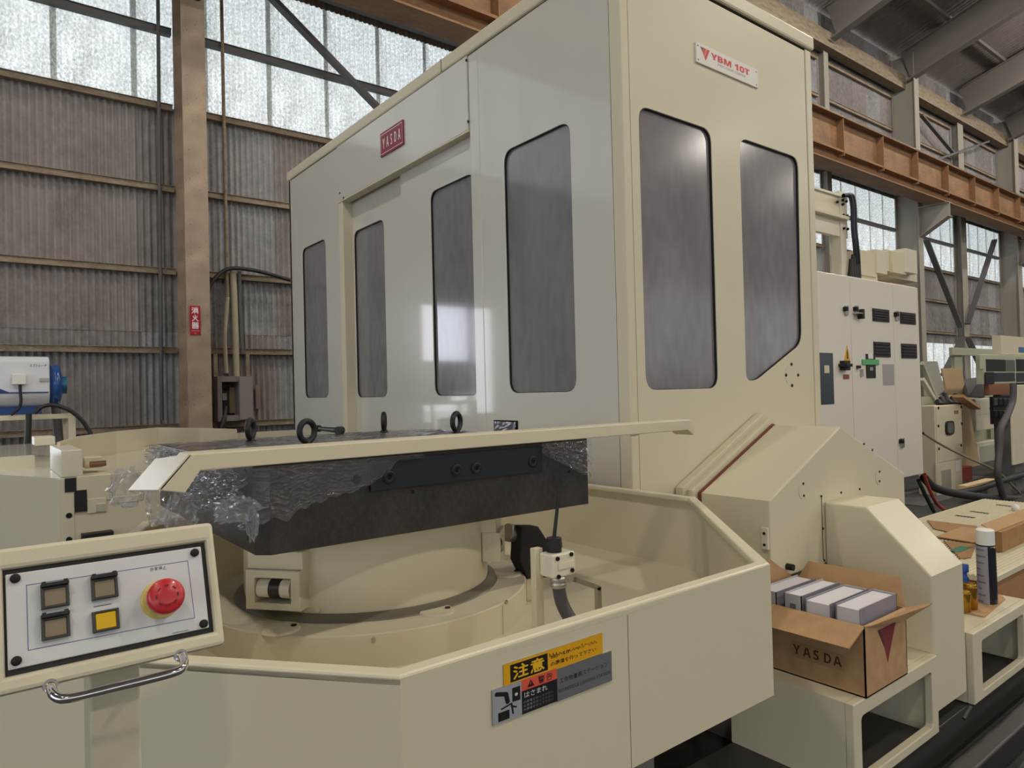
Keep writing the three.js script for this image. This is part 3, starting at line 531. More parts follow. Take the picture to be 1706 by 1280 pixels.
// ---- gabled chip hood against the front face, step cover, base boxes
{
  const x0 = 2.58, xm = 3.18, x1 = 3.828, y0 = -0.472, y1 = -0.197, zb = ZN + 0.1, zf = -1.62, yb = -0.80;
  const prof = (e = 0) => [[x0 - e, yb], [x0 - e, y0 + e * 0.4], [xm, y1 + e * 1.1], [x1 + e, y0 + e * 0.4], [x1 + e, yb]];
  const t = thing('chip_chute_hood', 'gabled cream hood bolted to the enclosure front', 'machine cover', [3.2, yb, -1.8]);
  add(t, 'cover', slab('z', zb, zf, prof(), [], 0.006), M.cream);
  add(t, 'seal_flange', slab('z', ZN + 0.002, ZN + 0.045, prof(0.055), [], 0.004), M.cream);
  add(t, 'seal_flange', slab('z', ZN + 0.055, ZN + 0.085, prof(0.035), [], 0.004), M.cream);
  add(t, 'seal_strip', slab('z', ZN + 0.091, ZN + 0.1, prof(0.006)), std(0x7c4436, 0.7), { label: 'rust-red sealing strip' });
  add(t, 'gap', slab('z', ZN + 0.045, ZN + 0.055, prof(0.03)), M.cream);
  const H2 = (px, py) => { const q = onZ(px, py, zf); piece(t, 'screw', disc([0, 0, 0], [0, 0, 1], 0.0055, 0.003, 8), M.screw, [q.x, q.y, zf]); };
  for (const p of [[1338, 806], [1339, 826], [1465, 786], [1465, 802], [1368, 827], [1371, 881], [1373, 934], [1401, 821], [1432, 815], [1439, 740], [1453, 750]]) H2(...p);
  for (const [px, py] of [[1339, 816], [1465, 794]]) { const q = onZ(px, py, zf), r = new THREE.TorusGeometry(0.042, 0.0014, 6, 16, 1.8); r.rotateZ(2.6); r.translate(q.x, q.y, zf + 0.001); add(t, 'cover_disc_edge', r, M.cream); }
  add(t, 'seam', box(2.99, 2.993, yb + 0.02, -0.5, zf, zf + 0.0015), M.gap);
  const hq = onX(1281, 898, x0); add(t, 'hinge', box(x0 - 0.012, x0, hq.y - 0.045, hq.y + 0.045, zf - 0.035, zf - 0.004, 0.003), M.creamPale);
  for (const d of [-0.025, 0.022]) piece(t, 'screw', disc([0, 0, 0], [-1, 0, 0], 0.006, 0.003, 8), M.screw, [x0 - 0.012, hq.y + d, zf - 0.02]);
  const wh = onZ(1311, 944, zf); add(t, 'stud', disc([wh.x, wh.y, zf], [0, 0, 1], 0.014, 0.03, 10), M.black);

  const s = thing('step_cover', 'narrow cream step cover with a sloping front beside the carton', 'machine cover', [3.17, -1.32, -1.4]);
  add(s, 'cover', slab('x', 3.012, 3.33, [[zf + 0.002, -1.315], [zf + 0.002, -0.527], [-1.435, -0.527], [-1.184, -0.775], [-1.184, -1.315]], [], 0.008), M.cream);
  solo('machine_bed', box(2.6, 3.8, -H, -0.801, -2.05, -1.665, 0.01), M.castIron, 'grey cast machine bed under the gabled hood', 'machine bed', [3.2, -H, -2]);
}
function baseBox(label, x0, x1, y0, y1, z0, z1, ox0, ox1, oy0, oy1) {
  const t = thing('open_base_box', label, 'machine base', [(x0 + x1) / 2, y0, z1]);
  add(t, 'front_frame', slab('z', z1 - 0.03, z1, rect(x0, x1, y0, y1), [roundPoly(rect(ox0, ox1, oy0, oy1), 0.02).reverse()], 0.004), M.cream);
  add(t, 'top_plate', box(x0, x1, y1 - 0.03, y1, z0, z1 - 0.03), M.cream);
  add(t, 'side_plate', box(x0, x0 + 0.03, y0, y1 - 0.03, z0, z1 - 0.03), M.cream);
  add(t, 'side_plate', box(x1 - 0.03, x1, y0, y1 - 0.03, z0, z1 - 0.03), M.cream);
  return t;
}
baseBox('cream open-ended base box carrying the carton of binders', 2.33, 3.008, -1.385, -1.082, -1.655, -1.172, 2.385, 2.955, -1.35, -1.135);
baseBox('cream open-ended base box carrying the spray can', 3.36, 4.08, -1.38, -1.08, -1.66, -1.165, 3.455, 3.99, -1.345, -1.13);
{
  const t = thing('drip_channel', 'black floor channel below the cream base boxes', 'channel', [3.5, -H, -1.1]);
  add(t, 'plinth', box(2.0, 4.1, -H, -1.386, -1.655, -1.19, 0.004), M.darkish);
  add(t, 'rail', box(1.6, 6.0, -H, -1.44, -1.1, -1.02, 0.01), M.darkSteel);
  const q = onZ(1637, 1196, -1.0); add(t, 'lever', rod([q.x - 0.035, q.y - 0.012, -1.05], [q.x + 0.035, q.y + 0.012, -1.05], 0.006), M.darkSteel);
}

// ================================================================ PALLET STATION
const TR = -0.42, TB = -0.732;
{
  const t = thing('pallet_station_tray', 'large cream coolant tray with angled walls below the dark pallet', 'machine tray', [1.1, TB, -2]);
  const P = [[0.03, -1.498], [0.502, -0.936], [1.493, -0.94], [2.203, -1.695], [2.203, -3.25], [0.47, -2.74]];
  const inset = (d) => { const n = P.length, out = []; for (let i = 0; i < n; i++) { const a = new THREE.Vector2(...P[(i + n - 1) % n]), b = new THREE.Vector2(...P[i]), c = new THREE.Vector2(...P[(i + 1) % n]); const e1 = b.clone().sub(a).normalize(), e2 = c.clone().sub(b).normalize(), n1 = new THREE.Vector2(e1.y, -e1.x), n2 = new THREE.Vector2(e2.y, -e2.x); const m = n1.clone().add(n2).normalize(), k = d / Math.max(0.2, m.dot(n1)); out.push([b.x + m.x * k, b.y + m.y * k]); } return out; };
  const inn = inset(0.012), innRim = inset(0.034);
  const wallOf = (name, i, j) => add(t, name, slab('y', TB, TR - 0.004, [P[i], P[j], inn[j], inn[i]]), M.cream);
  wallOf('tray_wall', 0, 1); { const j = onZ(1047, 1100, -0.939).x, m0 = [j - 0.0015, -0.9383], m1 = [j + 0.0015, -0.9383]; add(t, 'tray_wall', slab('y', TB, TR - 0.004, [P[1], m0, [m0[0], -0.95], inn[1]]), M.cream); add(t, 'tray_wall', slab('y', TB, TR - 0.004, [m1, P[2], inn[2], [m1[0], -0.95]]), M.cream); add(t, 'joint_strip', box(j - 0.02, j + 0.02, TB, TR - 0.02, -0.957, -0.951), M.cream); } wallOf('tray_wall', 2, 3); wallOf('tray_wall', 3, 4); wallOf('tray_wall', 4, 5); wallOf('tray_wall', 5, 0);
  add(t, 'rim', slab('y', TR - 0.02, TR, P, [innRim.slice().reverse()], 0.006), M.cream);
  add(t, 'tray_floor', slab('y', TB + 0.005, TB + 0.03, inn), M.cream);
  add(t, 'support', box(0.35, 1.7, -H, TB, -2.9, -1.5), M.castIron);
  // printed metal plates on the outer wall
  const zf = -0.9365, pt = (px, py) => onZ(px, py, zf);
  const plate = (name, tl, br, mat, label, lift) => { const x0 = tl[0], x1 = br[0], y1 = tl[1], y0 = br[1]; const b = add(t, name, box(x0, x1, y0, y1, zf - 0.003, zf + lift), M.steel, { label }); printed(b, 'lettering', print([x0, y0, zf + lift + 0.0004], [1, 0, 0], [0, 1, 0], x1 - x0, y1 - y0), mat); };
  const yx0 = pt(838, 1120).x, yx1 = pt(1003, 1075).x, yt = (pt(838, 1105).y + pt(1003, 1057).y) / 2, yb = (pt(840, 1143).y + pt(1003, 1090).y) / 2;
  plate('caution_plate', [yx0, yt], [yx1, yb], canvasMat(1024, 236, (c, w, h) => {
    c.fillStyle = '#e2a512'; c.fillRect(0, 0, w, h); c.fillStyle = '#17130e'; c.fillRect(62, 26, 366, 184);
    glyphs(c, '注意', 92, 48, 142, '#ecb820', 0.13, 1.14);
    c.strokeStyle = '#2a1c0a'; c.lineWidth = 5; c.beginPath(); c.moveTo(445, 70); for (let i = 0; i < 60; i++) c.lineTo(450 + i * 8.6, 74 - (i % 4 === 0 ? 30 : 0) * (0.4 + rnd()) + rnd() * 34 - 8); c.stroke();
    c.fillStyle = '#2a1c0a'; c.font = 'bold 50px sans-serif'; c.fillText('180', 452, 104); c.fillText('CO', 586, 100);
    glyphs(c, 'の準備を行って下さい', 452, 138, 48, '#241a0c', 0.12);
  }, 0.45), 'yellow caution plate with black characters', 0.001);
  const gx0 = pt(926, 1150).x, gx1 = pt(1018, 1110).x, gt = (pt(926, 1115).y + pt(1018, 1086).y) / 2, gb = (pt(926, 1168).y + pt(1018, 1135).y) / 2;
  plate('station_plate', [gx0, gt], [gx1, gb], canvasMat(768, 360, (c, w, h) => {
    c.fillStyle = '#6a6a6e'; c.fillRect(0, 0, w, h); glyphs(c, '工作物着脱ステーション', 40, 108, 58, '#1f1f21', 0.12, 1.06);
    c.fillStyle = '#252527'; c.font = 'bold 56px sans-serif'; c.fillText('WORKPIECE LOADING STATION', 20, 268, w - 40);
  }, 0.5), 'grey station plate with dark lettering', 0.0016);
  const wx0 = pt(819, 1180).x, wx1 = pt(927, 1150).x, wt = (pt(819, 1149).y + pt(927, 1114).y) / 2, wb = (pt(819, 1209).y + pt(927, 1168).y) / 2;
  plate('warning_plate', [wx0, wt], [wx1, wb], canvasMat(900, 470, (c, w, h) => {
    c.fillStyle = '#9fa3a8'; c.fillRect(0, 0, w, h); c.fillStyle = '#1b1b1e'; c.fillRect(390, 150, 510, 320); c.fillStyle = '#dd5a41'; c.fillRect(390, 0, 510, 150);
    c.fillStyle = '#1c1516'; c.beginPath(); c.moveTo(470, 126); c.lineTo(520, 26); c.lineTo(572, 126); c.fill(); c.fillStyle = '#dd5a41'; c.fillRect(515, 62, 10, 34);
    glyphs(c, '警告', 620, 26, 104, '#33191a', 0.1, 1.1);
    glyphs(c, 'はさまれ', 420, 176, 82, '#c9c9cc', 0.11);
    for (const y of [292, 344, 396]) glyphs(c, 'の準備を行って下さい', 412, y, 36, '#8e8e92', 0.1, 1.2);
    c.fillStyle = '#1a1a1c'; c.fillRect(262, 60, 110, 190); c.fillRect(70, 330, 150, 120); c.fillStyle = '#c9ccd0'; c.beginPath(); c.arc(318, 160, 22, 0, 7); c.fill();
    c.strokeStyle = '#1a1a1c'; c.lineWidth = 58; c.lineJoin = 'round'; c.lineCap = 'round'; c.beginPath(); c.moveTo(60, 70); c.lineTo(180, 110); c.lineTo(200, 220); c.stroke(); c.lineWidth = 24; c.beginPath(); c.moveTo(120, 290); c.lineTo(250, 262); c.lineTo(268, 400); c.moveTo(250, 300); c.lineTo(310, 330); c.stroke();
  }, 0.4), 'silver and black crush hazard plate with a red warning band', 0.0022);
}
const PC = [1.03, -2.11];
function cylHit(px, py, R) {                        // where a pixel's ray meets the upright drum
  const d = ray(px, py), A = d.x * d.x + d.z * d.z, B = -2 * (d.x * PC[0] + d.z * PC[1]), C = PC[0] ** 2 + PC[1] ** 2 - R * R;
  const k = (-B - Math.sqrt(Math.max(0, B * B - 4 * A * C))) / (2 * A); return d.multiplyScalar(k);
}
{
  const R = 0.387, R2 = 0.512, hb = -0.61;
  const t = thing('pallet_turntable', 'round cream turntable pedestal under the dark pallet', 'turntable', [PC[0], TB + 0.03, PC[1]]);
  add(t, 'drum', lathe([[0, -0.361], [R - 0.004, -0.361], [R, -0.366], [R, hb + 0.012], [R + 0.012, hb]], 96).translate(PC[0], 0, PC[1]), M.cream);
  add(t, 'drum_band', lathe([[R + 0.001, -0.45], [R + 0.001, -0.452]], 96).translate(PC[0], 0, PC[1]), M.cream);
  add(t, 'flange_ring', lathe([[R + 0.03, hb], [R2 - 0.006, hb], [R2, hb - 0.006], [R2, TB + 0.03]], 96).translate(PC[0], 0, PC[1]), M.cream);
  add(t, 'rubber_seal', lathe([[R + 0.002, hb + 0.018], [R + 0.026, hb + 0.008], [R + 0.032, hb - 0.002]], 96).translate(PC[0], 0, PC[1]), std(0x6d6859, 0.35), { label: 'dark seal ring' });
  for (const [px, py] of [[468, 1050], [727, 1020], [845, 957]]) {
    const q = onY(px, py, hb); add(t, 'flange_cap', lathe([[0, 0.008], [0.045, 0.008], [0.05, 0.002], [0.05, 0]], 28).translate(q.x, hb, q.z), M.cream);
    add(t, 'cap_screw', disc([q.x + 0.03, hb + 0.008, q.z + 0.012], [0, 1, 0], 0.008, 0.003, 8), M.screw);
  }
  for (const [px, py] of [[622, 1066], [843, 1003]]) { const q = cylHit(px, py, R2); const n = new THREE.Vector3(q.x - PC[0], 0, q.z - PC[1]).normalize(); add(t, 'set_screw', disc([q.x, q.y, q.z], n.toArray(), 0.006, 0.004, 8), M.steel); }
  for (const [px, py] of [[530, 1016], [490, 1031]]) { const q = cylHit(px, py, R); const n = new THREE.Vector3(q.x - PC[0], 0, q.z - PC[1]).normalize(); add(t, 'set_screw', disc([q.x, q.y, q.z], n.toArray(), 0.008, 0.008, 8), M.cream); }
  const seamAt = cylHit(838, 1030, R2); { const n = new THREE.Vector3(seamAt.x - PC[0], 0, seamAt.z - PC[1]).normalize(); add(t, 'seam', rod([PC[0] + n.x * (R2 + 0.0005), hb - 0.008, PC[1] + n.z * (R2 + 0.0005)], [PC[0] + n.x * (R2 + 0.0005), TB + 0.03, PC[1] + n.z * (R2 + 0.0005)], 0.0012, 0.0012, 6), M.cream); }
  // roller brackets on the drum
  const bracket = (px, py, w, h, d, tilt = 0) => {
    const q = cylHit(px, py, R), yaw = Math.atan2(q.x - PC[0], q.z - PC[1]) + tilt, m = new THREE.Matrix4().makeRotationY(yaw).setPosition(q.x, q.y, q.z);
    const put = (g) => g.applyMatrix4(m);
    add(t, 'roller_bracket', [put(slab('z', -0.03, d, rect(-w / 2, w / 2, -h / 2, h / 2), [rect(-w * 0.33, w * 0.33, -h * 0.32, h * 0.3).reverse()], 0.003)), put(box(-w / 2, w / 2 + 0.004, h / 2, h / 2 + 0.05, -0.03, d - 0.012, 0.003)), put(box(-w / 2, w / 2, -h / 2, h / 2, -0.03, 0.0))], M.cream);
    const rl = add(t, 'roller', put(rod([-w * 0.3, 0, d * 0.55], [w * 0.3, 0, d * 0.55], h * 0.24)), M.creamPale);
    add(rl, 'roller_band', put(rod([-w * 0.08, 0, d * 0.55], [w * 0.12, 0, d * 0.55], h * 0.25)), M.darkSteel);
    for (const s of [-1, 1]) add(t, 'set_screw', put(disc([s * w * 0.38, -h / 2, d * 0.5], [0, -1, 0], 0.005, 0.006, 8)), M.creamPale);
  };
  bracket(472, 975, 0.165, 0.108, 0.055, 0.22);
  bracket(809, 905, 0.12, 0.09, 0.055);
}
{ // dark clamp block on a pedestal, limit switch
  const q = onY(889, 1000, TB + 0.03), z = q.z, p = (px, py) => onZ(px, py, z);
  const t = thing('locating_block', 'black chamfered steel block on a cream pedestal inside the tray', 'block', [q.x, TB + 0.03, z]);
  add(t, 'pedestal', box(p(877, 960).x, p(905, 960).x, TB + 0.03, p(890, 962).y, z - 0.045, z, 0.003), M.cream);
  add(t, 'block', slab('z', z - 0.045, z + 0.012, [[p(863, 935).x, p(863, 935).y], [p(876, 950).x, p(877, 962).y], [p(910, 958).x, p(910, 962).y], [p(909, 905).x, p(909, 900).y], [p(894, 880).x, p(894, 877).y], [p(866, 880).x, p(866, 877).y]], [], 0.005), M.rubber);
  add(t, 'bolt_hole', disc([p(889, 893).x, p(889, 889).y, z - 0.03], [0.5, 0.85, 0], 0.016, 0.008, 16), M.black);
  add(t, 'roller_nose', rod(p(857, 890).add(new THREE.Vector3(0, 0, -0.04)), p(868, 892).add(new THREE.Vector3(0, 0, -0.04)), 0.03, 0.03, 24), M.steel);
  const zs = -1.3, s = (px, py) => onZ(px, py, zs), b0 = s(921, 966), b1 = s(958, 918);
  const k = thing('limit_switch', 'cream limit switch with a black rod and flexible conduit', 'switch', [b0.x, TB + 0.03, zs]);
  add(k, 'mount_post', box(s(914, 960).x, s(921, 960).x + 0.012, TB + 0.03, b1.y + 0.01, zs - 0.07, zs - 0.05, 0.002), M.cream);
  add(k, 'mount_foot', box(s(914, 960).x, s(921, 960).x + 0.06, TB + 0.03, TB + 0.04, zs - 0.07, zs), M.cream);
  add(k, 'body', box(b0.x, b1.x, b0.y, b1.y, zs - 0.05, zs, 0.005), M.creamPale);
  add(k, 'cover_plate', box(b0.x + 0.018, b1.x - 0.004, b0.y + 0.02, b1.y - 0.022, zs, zs + 0.003, 0.001), M.creamPale);
  for (const [dx, y] of [[0.016, b1.y - 0.01], [0.062, b1.y - 0.006], [0.018, b0.y + 0.004], [0.064, b0.y + 0.012]]) piece(k, 'screw', disc([0, 0, 0], [0, 0, 1], 0.0055, 0.004, 8), M.screw, [b0.x + dx, y, zs]);
  const hx = s(936, 900).x; add(k, 'rod_collar', [rod([hx, b1.y, zs - 0.03], [hx, b1.y + 0.012, zs - 0.03], 0.019), rod([hx, b1.y + 0.012, zs - 0.03], [hx, b1.y + 0.035, zs - 0.03], 0.021, 0.019)], M.rubber);
  add(k, 'actuator_rod', rod([hx, b1.y + 0.03, zs - 0.03], [s(944, 828).x, s(944, 828).y, zs - 0.03], 0.005, 0.004), M.black);
  add(k, 'gland', lathe([[0.016, 0], [0.021, -0.004], [0.021, -0.012], [0.017, -0.014], [0.021, -0.018], [0.021, -0.026], [0.017, -0.03]], 18).translate((b0.x + b1.x) / 2 - 0.004, b0.y, zs - 0.02), M.steel);
  const gx = (b0.x + b1.x) / 2 - 0.004; add(k, 'conduit', tube([[gx, b0.y - 0.02, zs - 0.02], [gx + 0.004, b0.y - 0.07, zs - 0.01], [gx + 0.02, b0.y - 0.12, zs + 0.02], [gx + 0.08, b0.y - 0.19, zs + 0.08]], 0.0165, 30, 10), M.hoseGrey);
  const u = thing('steel_stop_bracket', 'thin bent grey steel bracket beside the limit switch', 'bracket', [s(970, 990).x, TB + 0.03, zs]);
  add(u, 'arm', bar(s(958, 966), s(998, 980), 0.012, 0.012), M.steel);
  add(u, 'leg', bar(s(996, 978), [s(996, 978).x, TB + 0.03, zs], 0.014, 0.012, [0, 0, 1]), M.steel);
}
// ---- pallet
const PX0 = 0.511, PX1 = 1.545, PZ0 = -2.64, PZ1 = -1.607, PT = -0.151, PB = -0.36;
{
  const t = thing('machine_pallet', 'thick dark steel pallet with lifting eyes on the turntable', 'pallet', [PC[0], PB, PC[1]]);
  const c = 0.028;
  add(t, 'block', slab('y', PB, PT, [[PX0, PZ0], [PX0, PZ1 - c], [PX0 + c, PZ1], [PX1, PZ1], [PX1, PZ0]], [], 0.003), M.pallet);
  const z = PZ1, q = (px, py) => onZ(px, py, z + 0.006);
  const a = q(617, 822), b = q(903, 760);
  add(t, 'clamp_plate', box(a.x, b.x, a.y + 0.004, PT - 0.012, z, z + 0.01, 0.002), M.palletPlate, { label: 'blue-black bolted edge plate' });
  for (const [px, py] of [[647, 795], [759, 783], [792, 780], [886, 769]]) { const s = q(px, py); const bolt = add(t, 'bolt', lathe([[0.0065, 0.004], [0.008, 0.007], [0.015, 0.007], [0.017, 0.004], [0.017, 0]], 20).rotateX(Math.PI / 2).translate(s.x, s.y, z + 0.008), M.oxide); add(bolt, 'hex_socket', disc([s.x, s.y, z + 0.009], [0, 0, 1], 0.0075, 0.002, 6), M.gap); }
  for (const [px, py, r] of [[594, 799, 0.012], [914, 756, 0.009], [927, 762, 0.009], [901, 769, 0.006], [688, 820, 0.005], [516, 840, 0.005], [948, 786, 0.004]]) { const s = onZ(px, py, z); add(t, 'hole', disc([s.x, s.y, z], [0, 0, 1], r, 0.001, 14), M.gap); }
  add(t, 'side_plate', box(PX0 - 0.006, PX0, PB + 0.03, PB + 0.1, PZ1 - 0.3, PZ1 - 0.06, 0.002), M.palletSide);
  const eye = (px, py, yaw, dy = 0) => {
    const s = onY(px, py, PT), R = 0.031, r = 0.0095;
    const g = [new THREE.TorusGeometry(R, r, 12, 32).translate(0, R + 0.016, 0), lathe([[0.0, 0], [0.019, 0], [0.019, 0.006], [0.012, 0.012], [0.009, 0.02]], 20)];
    g.forEach((x) => { x.rotateY(yaw); x.translate(s.x, PT + dy, s.z); });
    add(t, 'lifting_eye', g, M.oxide);
  };
  eye(418, 738, 0.95); eye(512, 744, 0.4); eye(640, 722, 1.0); eye(761, 724, 0.5);
}
{
  const s = onY(548, 724, PT), t = thing('eye_bolt', 'loose black bolt lying on the wrapped pallet top', 'bolt', [s.x, PT + 0.004, s.z]);
  const y = PT + 0.02, a = onY(531, 722, PT), b = onY(566, 726, PT); a.y = y; b.y = y;
  const d = b.clone().sub(a).normalize();
  add(t, 'shank', rod(a, b, 0.0085, 0.011), M.oxide);
  add(t, 'head', rod(a.clone().addScaledVector(d, -0.012), a.clone().addScaledVector(d, 0.008), 0.014, 0.014), M.oxide);
  add(t, 'knob', rod(b.clone().add(new THREE.Vector3(-0.012, 0, 0.012)), b.clone().add(new THREE.Vector3(0.012, 0, -0.012)), 0.016, 0.016), M.oxide);
}
{ // bent guard bar lying on the pallet's front edge
  const z1 = -1.585, z0 = z1 - 0.085, hT = -0.1135, th = 0.037;
  const f = (px, py) => { const q = onZ(px, py, z1); return q; };
  const L = f(315, 762), LB = f(263, 817), Rr = f(1150, 702), RB = f(1163, 722);
  const pts = [[LB.x, LB.y], [L.x, hT], [Rr.x, hT], [Rr.x + 0.032, hT - 0.038], [Rr.x + 0.016, hT - 0.056], [Rr.x - 0.014, hT - th], [L.x + 0.022, hT - th], [LB.x + 0.052, LB.y - 0.012]];
  const t = thing('guard_bar', 'long cream bent metal bar lying across the wrapped pallet', 'bar', [1, hT - th, (z0 + z1) / 2]);
  add(t, 'bar', slab('z', z0, z1, pts, [], 0.003), M.cream);
  const zb2 = z1 - 0.24, e0 = onZ(213, 817, zb2), e1 = onZ(258, 765, zb2), eg = new THREE.BufferGeometry();
  const ec = [new THREE.Vector3(LB.x, LB.y + 0.001, z1), new THREE.Vector3(L.x, hT + 0.001, z1), e1, e0], en = new THREE.Vector3(0.004, -0.004, 0), eb = ec.map((v) => v.clone().add(en)), ea = [];
  for (const f4 of [[ec[0], ec[1], ec[2], ec[3]], [eb[3], eb[2], eb[1], eb[0]], [ec[0], ec[3], eb[3], eb[0]], [ec[2], ec[1], eb[1], eb[2]], [ec[3], ec[2], eb[2], eb[3]], [ec[1], ec[0], eb[0], eb[1]]]) for (const k of [0, 1, 2, 0, 2, 3]) ea.push(...f4[k].toArray());
  eg.setAttribute('position', new THREE.Float32BufferAttribute(ea, 3)); eg.computeVertexNormals(); add(t, 'end_plate', eg, M.cream, { label: 'glossy bent end plate' });
  const g = f(1074, 728); add(t, 'gusset', slab('z', z0 + 0.02, z0 + 0.04, [[g.x - 0.012, hT - th], [g.x + 0.05, hT - th], [g.x, g.y]]), M.cream);
}
{ // stretch film round the pallet: crumpled sheet over the top, the left side and part of the front
  const t = thing('stretch_film', 'crumpled clear stretch film wrapped round the pallet', 'plastic film', [PC[0], PB, PC[1]]);
  const sheet = (nu, nv, fn, amp, fr, dirf) => {
    const g = new THREE.PlaneGeometry(1, 1, nu, nv), p = g.attributes.position;
    for (let i = 0; i < p.count; i++) {
      const u = p.getX(i) + 0.5, v = p.getY(i) + 0.5, q = fn(u, v), n = dirf;
      const r = Math.abs(nz(u * fr[0], v * fr[1], 3.1)) + 0.5 * Math.abs(nz(u * fr[0] * 2.3, v * fr[1] * 2.1, 7.7)) + 0.3 * Math.abs(nz(u * fr[0] * 5, v * fr[1] * 5, 9.1));
      p.setXYZ(i, q[0] + n[0] * amp * r, q[1] + n[1] * amp * r, q[2] + n[2] * amp * r);
    }
    g.computeVertexNormals(); return g;
  };
  add(t, 'top_sheet', sheet(110, 110, (u, v) => [PX0 - 0.01 + u * (PX1 - PX0), PT + 0.001, PZ1 - 0.1 - v * (PZ1 - PZ0 - 0.1)], 0.008, [9, 34], [0, 1, 0]), M.film);
  add(t, 'side_sheet', sheet(90, 50, (u, v) => [PX0 - 0.012 - 0.03 * (1 - v) * Math.abs(nz(u * 6, 1, 1)), PT + 0.004 - (1 - v) * (0.11 + 0.035 * u + 0.05 * nz(u * 7, 2, 3)), PZ0 + u * (PZ1 - PZ0)], 0.045, [14, 9], [-1, 0, 0]), M.film);
  const edge = (u) => 0.112 + 0.014 * Math.sin(u * 11 + 0.6) - 0.1 * Math.max(0, (u - 0.35) / 0.5);
  add(t, 'front_sheet', sheet(110, 50, (u, v) => [PX0 - 0.015 + u * 0.44, PT - 0.004 - (1 - v) * Math.max(0.012, edge(u) + 0.02 * nz(u * 14, 4, 1)), PZ1 + 0.007], 0.022, [13, 9], [0, 0, 1]), M.film);
  add(t, 'front_sheet', sheet(50, 24, (u, v) => [PX1 - 0.2 + u * 0.215, PT - 0.004 - (1 - v) * (0.03 + 0.1 * u), PZ1 + 0.006], 0.03, [9, 7], [0, 0, 1]), M.film);
  add(t, 'corner_tail', sheet(16, 40, (u, v) => [PX1 + 0.006 + 0.02 * u * (1 - v), PT - 0.05 - (1 - v) * 0.17, PZ1 - 0.02 - u * 0.05], 0.02, [5, 12], [1, 0, 0]), M.film);
  const blob = (px, py, z, rx, ry) => { const q = onZ(px, py, z), g = new THREE.IcosahedronGeometry(1, 6), p = g.attributes.position; for (let i = 0; i < p.count; i++) { const x = p.getX(i), y = p.getY(i), w = p.getZ(i), k = 0.75 + 0.5 * Math.abs(nz(x * 2.6 + px, y * 2.6, w * 2.6)) + 0.4 * Math.abs(nz(x * 7, y * 7 + px, w * 7)); p.setXYZ(i, q.x + x * rx * k, q.y + y * ry * k, z + w * 0.03 * k); } g.computeVertexNormals(); add(t, 'bunched_film', g, M.film); };
  blob(270, 835, PZ1 - 0.14, 0.035, 0.055); blob(300, 862, PZ1 - 0.05, 0.035, 0.05); blob(212, 815, PZ0 + 0.3, 0.05, 0.06); blob(395, 850, PZ1 + 0.012, 0.05, 0.03); blob(420, 872, PZ1 + 0.012, 0.012, 0.04);
}

